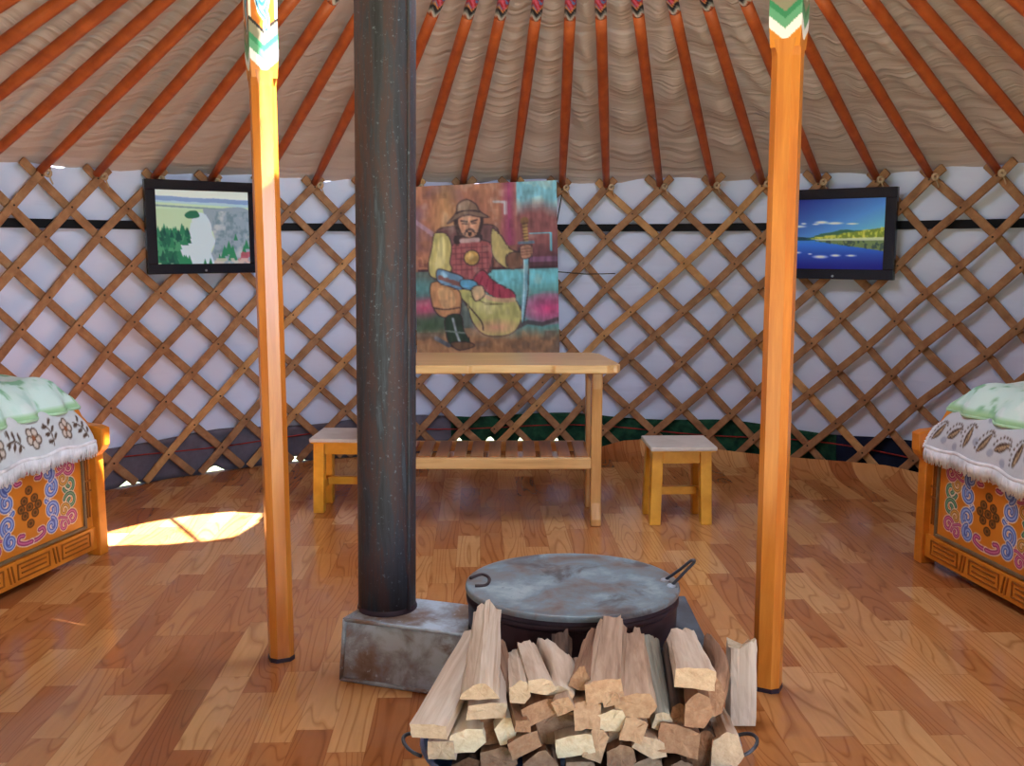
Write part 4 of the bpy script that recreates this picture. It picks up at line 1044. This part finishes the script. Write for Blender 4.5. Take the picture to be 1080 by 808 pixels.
# firebox under the drum
q0 = Vector((dc.x - DR * .95, dc.y - .12, 0)); 
mb = MB(); fx0, fx1, fy0, fy1 = dc.x - DR * .98, .50, 2.36, dc.y + .24
mb.box((fx0, fy0, .002), (fx1, fy1, ZF - .012)); mb.build('firebox', M['firebox'], stv, bevel=.012)
mb = MB(); mb.box((fx0 - .004, fy0 - .008, ZF - .014), (fx1 + .012, fy1 + .008, ZF)); mb.build('top_plate', M['firebox'], stv, bevel=.004)
mb = MB(); mb.lathe([(DR * .94, ZF - .001), (DR * .965, .20), (DR * .97, .27), (DR * .975, .296)], (dc.x, dc.y, 0), 64, sy=.885); mb.lathe([(DR * .975, .262), (DR * .985, .266), (DR * .985, .272), (DR * .975, .276)], (dc.x, dc.y, 0), 64, sy=.885)
mb.build('drum', M['drum'], stv, solid=.006)
pc = fl(408, 641, ZF); ptop = at(405.5, 0, pc.y); PR = .5 * (at(439, 500, pc.y).x - at(377.5, 500, pc.y).x)
ax = (ptop - pc); ax = ax / ax.z
pc.y += 0.01
mb = MB(); mb.tube([pc + ax * z for z in np.linspace(0, 2.75, 14)], PR, 40); pipe = mb.build('stovepipe', M['pipe'], stv)
mb = MB(); mb.tube([pc + ax * z + Vector((PR * .82, -PR * .58, 0)) for z in np.linspace(0.01, 2.7, 14)], .006, 8); mb.build('pipe_seam', M['pipe'], pipe)
mb = MB(); mb.lathe([(PR * 1.05, 0), (PR * 1.05, .003), (PR * 1.03, .007), (PR * 1.0, .014)], (pc.x, pc.y, pc.z), 40); mb.build('pipe_collar', M['drum'], pipe)

lid = thing('pot_lid', (dc.x, dc.y, .296), 'big round blue grey steel lid with wire handle, covering the stove drum', 'lid')
mb = MB(); mb.lathe([(DR, .290), (DR * 1.004, .296), (DR, .303), (DR * .985, .306), (DR * .97, .3045), (DR * .8, .3065), (DR * .5, .309), (DR * .2, .311), (.001, .3115)], (dc.x, dc.y, 0), 72, sy=.885)
mb.add([Vector((dc.x + DR * math.cos(a), dc.y + .885 * DR * math.sin(a), .2905)) for a in np.linspace(0, 2 * PI, 72, endpoint=False)], [tuple(range(72))])
mb.build('lid_plate', M['lid'], lid)
hp = fl(708, 618, .306); hq = fl(701, 612, .306); tipw = at(732, 593, hp.y - .01)
mb = MB(); mb.tube(spline([tuple(hq), tuple(hq + (tipw - hq) * .55 + Vector((0, 0, .004))), tuple(tipw + Vector((-.008, 0, .004))), tuple(tipw), tuple(hp + (tipw - hp) * .5), tuple(hp)], False, 6), .0042, 8); mb.build('wire_handle', M['wire'], lid)
mb = MB()
for c in (hp, hq): mb.lathe([(.012, 0), (.011, .004), (.004, .007), (.001, .0075)], (c.x, c.y, c.z - .001), 12)
mb.build('handle_rivet', M['flue'], lid)
mb = MB(); q = [fl(496, 610, .308), fl(508, 606, .308), fl(516, 610, .308), fl(513, 617, .308), fl(501, 618, .308)]
mb.tube([Vector(p) for p in spline([tuple(p) for p in q], False, 5)], .0045, 6); mb.build('bent_hook', M['stain'], lid)

# ------------------------------------------------------------------ firewood tub and the split logs
tubc = Vector((.145, 1.99, 0)); TA, TB = .335, .26
tub = thing('metal_tub', tubc, 'blue enamel tub with wire handles holding the firewood', 'tub')
mb = MB(); mb.lathe([(.001, .004), (.70, .004), (.78, .012), (.93, .11), (.985, .155), (1.0, .158)], tubc, 56, sx=TA, sy=TB); mb.build('bowl', M['tub'], tub, solid=.004)
mb = MB(); mb.tube([tubc + Vector((TA * math.cos(a), TB * math.sin(a), .16)) for a in np.linspace(0, 2 * PI, 57)], .006, 8, caps=False); mb.build('rolled_rim', M['tub'], tub)
for s in (-1, 1):
    mb = MB(); c = tubc + Vector((s * (TA + .008), 0, .145))
    mb.tube([c + Vector((s * (.034 * math.sin(a)), -.04 * math.cos(a), .016 * math.sin(a))) for a in np.linspace(-.25, PI + .25, 16)], .004, 8); mb.build('handle', M['wire'], tub)

SCW, SCH = 1.26, 1.08
def split_log(near, far, w, h, typ, kind, label, roll=0.0, w2=None, yn=1.86, yf=2.22, name='firewood_log', bend=0.0, seed=None, pts3=None, group='split firewood heaped before the stove'):
    """near/far: where the middle of each end shows; w,h: width and height of the near end in metres"""
    rr = random.Random(seed if seed is not None else int(near[0] * 7 + near[1]))
    A, B = (at(near[0], near[1], yn), at(far[0], far[1], yf)) if pts3 is None else (Vector(pts3[0]), Vector(pts3[1]))
    t = (B - A); L = t.length; yv = t.normalized(); xv = yv.cross(Vector((0, 0, 1))).normalized(); zv = xv.cross(yv).normalized()
    if abs(yv.z) > .9: xv = Vector((1, 0, 0)); zv = xv.cross(yv).normalized(); xv = yv.cross(zv)
    m = Matrix((xv, yv, zv)).transposed().to_4x4(); m.translation = A
    base = {'tri': [(-.5, -.45), (0, -.5), (.5, -.42), (.42, -.05), (.1, .5), (-.05, .48), (-.4, -.02)],
            'quad': [(-.5, -.5), (0, -.47), (.5, -.5), (.5, .38), (.3, .48), (-.15, .5), (-.48, .42)],
            'flat': [(-.5, -.5), (.5, -.46), (.5, .34), (.1, .5), (-.5, .44)],
            'wedge': [(-.5, -.5), (.2, -.5), (.5, -.1), (.35, .42), (0, .5), (-.5, .2)],
            'bark': [(-.5, -.3), (-.1, -.5), (.35, -.4), (.5, 0), (.35, .35), (0, .5), (-.38, .34)]}[typ]
    cr, sr = math.cos(roll), math.sin(roll); n = 9; mb = MB(); rings = []
    w, h = w * SCW, h * SCH; w2 = w2 * SCW if w2 else None
    base = [(a + rr.uniform(-.06, .06), b + rr.uniform(-.06, .06)) for a, b in base]
    # a few more points round the section for a splintered surface
    sec = []
    for i in range(len(base)):
        a, b = base[i], base[(i + 1) % len(base)]
        for k in range(3): sec.append((a[0] + (b[0] - a[0]) * k / 3, a[1] + (b[1] - a[1]) * k / 3))
    tap = (w2 / w) if w2 else rr.uniform(.82, 1.0)
    drift = [(rr.uniform(-.03, .03), rr.uniform(-.03, .03)) for _ in sec]
    endj = [(rr.uniform(-.018, .018)) for _ in sec]
    tx, tz = rr.uniform(-.25, .25), rr.uniform(-.2, .3)
    for i in range(n):
        f = i / (n - 1); s = 1 + (tap - 1) * f; ring = []
        for k, (a, b) in enumerate(sec):
            x = (a * w * s + drift[k][0] * w * f * 1.4 + rr.uniform(-.018, .018) * w); z = (b * h * s + drift[k][1] * h * f * 1.4 + rr.uniform(-.018, .018) * h)
            y = L * f
            if i == n - 1: y += endj[k] * min(1, w / .05)
            if i == 0: y += tx * x + tz * z + rr.uniform(-.0012, .0012)
            bz = bend * math.sin(PI * f) * 1.0
            ring.append(Vector((x * cr - z * sr + bz, y, x * sr + z * cr + bend * .3 * math.sin(PI * f))))
        rings.append(ring)
    mb.loft(rings, True, False, 0, typ == 'bark')
    for ring, sg in ((rings[0], -1), (rings[-1], 1)):          # rough ends: ring, inner ring, centre
        c = sum(ring, Vector()) / len(ring); k = len(ring)
        inn = [c + (p - c) * .55 + Vector((0, rr.uniform(-.0012, .0012), 0)) for p in ring]; vs = ring + inn + [c]
        mb.add(vs, [(i, (i + 1) % k, k + (i + 1) % k, k + i) for i in range(k)] + [(k + i, k + (i + 1) % k, 2 * k) for i in range(k)], 1)
    o = mb.build(name, [LOG[kind], END[kind]], M=m, bevel=0, weld=True)
    return tag(o, label, 'firewood', group)

LOGS = [
 # near(px) far(px)  w   h   type kind label  extra
 ((505, 730), (514, 640), .064, .040, 'tri', 'pale', 'tall pale log with ridged top leaning highest at the left of the pile', dict(w2=.05, yn=1.88, yf=2.25)),
 ((452, 771), (507, 668), .060, .026, 'flat', 'pale', 'long pale plank-like log slanting down to the far left of the pile', dict(yn=1.86, yf=2.26)),
 ((465, 792), (490, 705), .042, .040, 'quad', 'pale', 'short pale log with a torn end under the slanting left plank', dict(yn=1.88, yf=2.2)),
 ((513, 750), (514, 690), .064, .034, 'flat', 'pale', 'pale flat log directly under the tall ridged log', dict(yn=1.89, yf=2.23)),
 ((494, 781), (500, 720), .062, .048, 'wedge', 'white', 'whitish log with a curled lip low at the left of the pile', dict(yn=1.885, yf=2.2)),
 ((534, 771), (526, 712), .036, .046, 'wedge', 'white', 'small whitish chunk right of the curled white log', dict(yn=1.89, yf=2.2, roll=.3)),
 ((552, 766), (527, 680), .024, .022, 'quad', 'brown', 'thin reddish brown stick sloping down beside the tall ridged log', dict(yn=1.85, yf=2.24)),
 ((549, 730), (543, 690), .034, .040, 'wedge', 'pale', 'narrow pale log with rough white end, right of the reddish stick', dict(w2=.022, yn=1.87, yf=2.2)),
 ((571, 723), (556, 681), .044, .028, 'wedge', 'pale', 'pale split log with an angled end resting left of the curved log', dict(w2=.036, yn=1.87, yf=2.2, roll=-.2)),
 ((590, 733), (578, 683), .046, .040, 'bark', 'pale', 'curved pale log with rounded top beside a dark knot', dict(w2=.054, yn=1.9, yf=2.24, bend=.018)),
 ((570, 750), (566, 700), .060, .040, 'flat', 'brown', 'squat brown block with a broad tan end below the angled pale log', dict(yn=1.875, yf=2.2, roll=.35)),
 ((593, 745), (590, 700), .030, .030, 'quad', 'tan', 'little square-ended tan stick below the curved log', dict(yn=1.86, yf=2.18, roll=.45)),
 ((553, 785), (552, 735), .050, .036, 'flat', 'brown', 'reddish brown split piece under the squat block', dict(yn=1.87, yf=2.2, roll=.4)),
 ((606, 787), (600, 735), .056, .040, 'quad', 'white', 'log with broad white sawn end, low in the middle of the pile', dict(yn=1.87, yf=2.2, roll=.15)),
 ((619, 755), (617, 705), .042, .056, 'quad', 'tan', 'tan log with a tall square end in the middle of the pile', dict(yn=1.88, yf=2.2)),
 ((613, 715), (625, 670), .040, .046, 'tri', 'brown', 'dark reddish log with streaked side left of the tallest middle log', dict(w2=.030, yn=1.9, yf=2.24)),
 ((636, 729), (645, 660), .058, .046, 'quad', 'tan', 'tall tan squared log leaning highest in the middle of the pile', dict(w2=.048, yn=1.88, yf=2.26, roll=.25)),
 ((672, 744), (667, 670), .066, .046, 'wedge', 'tan', 'broad tan log with jagged far end beside the lichen log', dict(w2=.040, yn=1.87, yf=2.25, roll=.15)),
 ((699, 761), (686, 678), .034, .040, 'bark', 'grey', 'grey log covered with crumbly lichen bark', dict(w2=.034, yn=1.9, yf=2.25)),
 ((717, 754), (706, 684), .034, .044, 'bark', 'dark', 'dark rough-barked log under the lilac grey block', dict(yn=1.9, yf=2.26)),
 ((734, 716), (719, 671), .062, .040, 'quad', 'pale', 'squared pale block with orange end, topmost at the right of the pile', dict(w2=.046, yn=1.86, yf=2.2)),
 ((737, 749), (730, 700), .046, .056, 'wedge', 'brown', 'brown log with rough orange end under the topmost right block', dict(yn=1.87, yf=2.2)),
 ((755, 735), (748, 684), .032, .070, 'bark', 'brown', 'curved bark slab standing on edge at the right of the pile', dict(yn=1.93, yf=2.24, bend=.02)),
 ((768, 792), (748, 745), .052, .072, 'wedge', 'pale', 'fat pale log with sawn end at the lower right edge of the pile', dict(yn=1.88, yf=2.2)),
 ((644, 738), (643, 700), .030, .022, 'flat', 'tan', 'small tan slip wedged under the tallest middle log', dict(yn=1.875, yf=2.18, roll=.3)),
 ((646, 760), (640, 705), .050, .044, 'wedge', 'white', 'log with crumbly white end below the tallest middle log', dict(yn=1.88, yf=2.2, roll=.1)),
 ((668, 770), (664, 715), .038, .048, 'quad', 'tan', 'square tan stick below the broad jagged log', dict(yn=1.865, yf=2.2, roll=-.3)),
 ((687, 788), (680, 735), .052, .036, 'wedge', 'pale', 'pale log with flaked white corner, low right of the square stick', dict(yn=1.87, yf=2.2, roll=-.4)),
 ((716, 781), (706, 735), .062, .052, 'quad', 'brown', 'stepped brown block low at the right of the pile', dict(yn=1.87, yf=2.2, roll=-.15)),
 ((743, 792), (732, 745), .056, .070, 'bark', 'dark', 'dark brown log beside the fat pale log at the lower right', dict(yn=1.9, yf=2.22)),
 ((630, 785), (624, 735), .030, .060, 'flat', 'tan', 'thin tan stick on edge, low in the middle of the pile', dict(yn=1.875, yf=2.2, roll=-.35)),
 ((655, 800), (648, 745), .048, .050, 'wedge', 'brown', 'brown log at the bottom edge below the crumbly white end', dict(yn=1.88, yf=2.2)),
 ((528, 802), (532, 745), .060, .050, 'wedge', 'brown', 'brown log at the bottom edge below the small whitish chunk', dict(yn=1.89, yf=2.2)),
 ((571, 805), (566, 750), .066, .050, 'tri', 'brown', 'broad brown log at the bottom edge left of the broad white end', dict(yn=1.88, yf=2.2)),
 ((612, 814), (606, 765), .050, .040, 'quad', 'tan', 'tan log cut by the bottom edge under the broad white end', dict(yn=1.88, yf=2.2)),
 ((684, 814), (678, 770), .050, .046, 'wedge', 'tan', 'tan log cut by the bottom edge below the flaked pale log', dict(yn=1.88, yf=2.2)),
 ((718, 818), (710, 775), .056, .050, 'wedge', 'brown', 'brown log cut by the bottom edge below the stepped block', dict(yn=1.88, yf=2.2)),
 ((496, 812), (504, 760), .056, .046, 'wedge', 'dark', 'dark log cut by the bottom edge under the curled white log', dict(yn=1.9, yf=2.2)),
 ((640, 824), (636, 780), .050, .046, 'wedge', 'brown', 'brown log mostly under the bottom edge in the middle of the pile', dict(yn=1.9, yf=2.2)),
 ((606, 690), (606, 690), .040, .040, 'wedge', 'dark', 'dark log lying deep behind the reddish streaked log', dict(pts3=((.10, 1.98, .28), (.12, 2.28, .27)))),
]
for q in LOGS:
    split_log(q[0], q[1], q[2], q[3], q[4], q[5], q[6], **q[7])
# filling of the heap underneath, resting in the tub
for i, (x, z, kd, lb) in enumerate([(-.02, .215, 'dark', 'dark log buried at the left inside the heap'), (.06, .215, 'brown', 'brown log buried left of the middle of the heap'), (.14, .215, 'brown', 'brown log buried in the middle of the heap'), (.22, .215, 'tan', 'tan log buried right of the middle of the heap'), (.30, .215, 'dark', 'dark log buried at the right inside the heap')]):
    split_log((0, 0), (0, 0), .07, .06, 'quad', kd, lb, pts3=((x, 1.93, z), (x, 2.2, z)), seed=i)
fo = fl(780, 792); split_log((0, 0), (0, 0), .052, .052, 'quad', 'pale', 'pale split log standing upright right of the pile', pts3=((.578, 2.36, 0.0), (.588, 2.42, .195)), seed=99)

# ------------------------------------------------------------------ light
w = bpy.data.worlds.new('World'); scene.world = w; w.use_nodes = True
bg = w.node_tree.nodes['Background']; bg.inputs[0].default_value = (0.58, 0.75, 1.0, 1); bg.inputs[1].default_value = 0.42
sd = bpy.data.lights.new('sun', 'SUN'); sd.energy = 90.0; sd.angle = math.radians(0.6); sd.color = (1.0, 0.96, 0.9)
so = bpy.data.objects.new('sun', sd); so.rotation_euler = SUN.to_track_quat('-Z', 'Y').to_euler(); so.location = (2, 0, 5); COL.objects.link(so)
def area(name, loc, aim, sx, sy, e, col):
    l = bpy.data.lights.new(name, 'AREA'); l.shape = 'RECTANGLE'; l.size = sx; l.size_y = sy; l.energy = e; l.color = col
    o = bpy.data.objects.new(name, l); o.location = loc; o.rotation_euler = (Vector(aim) - Vector(loc)).to_track_quat('-Z', 'Y').to_euler(); COL.objects.link(o); return o
area('doorway_daylight', (2.6, -2.4, 1.5), (-1.5, 4.2, 0.9), 1.5, 1.8, 225, (0.68, 0.83, 1.0))
area('crown_daylight', (cc.x, cc.y, ZC - 0.15), (cc.x - .4, cc.y + .3, 0), .9, .9, 52, (0.70, 0.84, 1.0))

# ------------------------------------------------------------------ camera
cd = bpy.data.cameras.new('camera'); cd.sensor_width = 36; cd.lens = F / 1080 * 36; cd.clip_start = 0.02
co = bpy.data.objects.new('camera', cd); co.location = EYE; co.rotation_euler = (PI / 2 - PITCH, 0, 0); COL.objects.link(co); scene.camera = co
scene.view_settings.view_transform = 'Standard'; scene.view_settings.look = 'None'; scene.view_settings.exposure = -0.36; scene.view_settings.gamma = 1.0; scene.view_settings.use_curve_mapping = False
scene.cycles.use_denoising = True; scene.cycles.max_bounces = 8; scene.cycles.diffuse_bounces = 5; scene.cycles.sample_clamp_indirect = 6.0
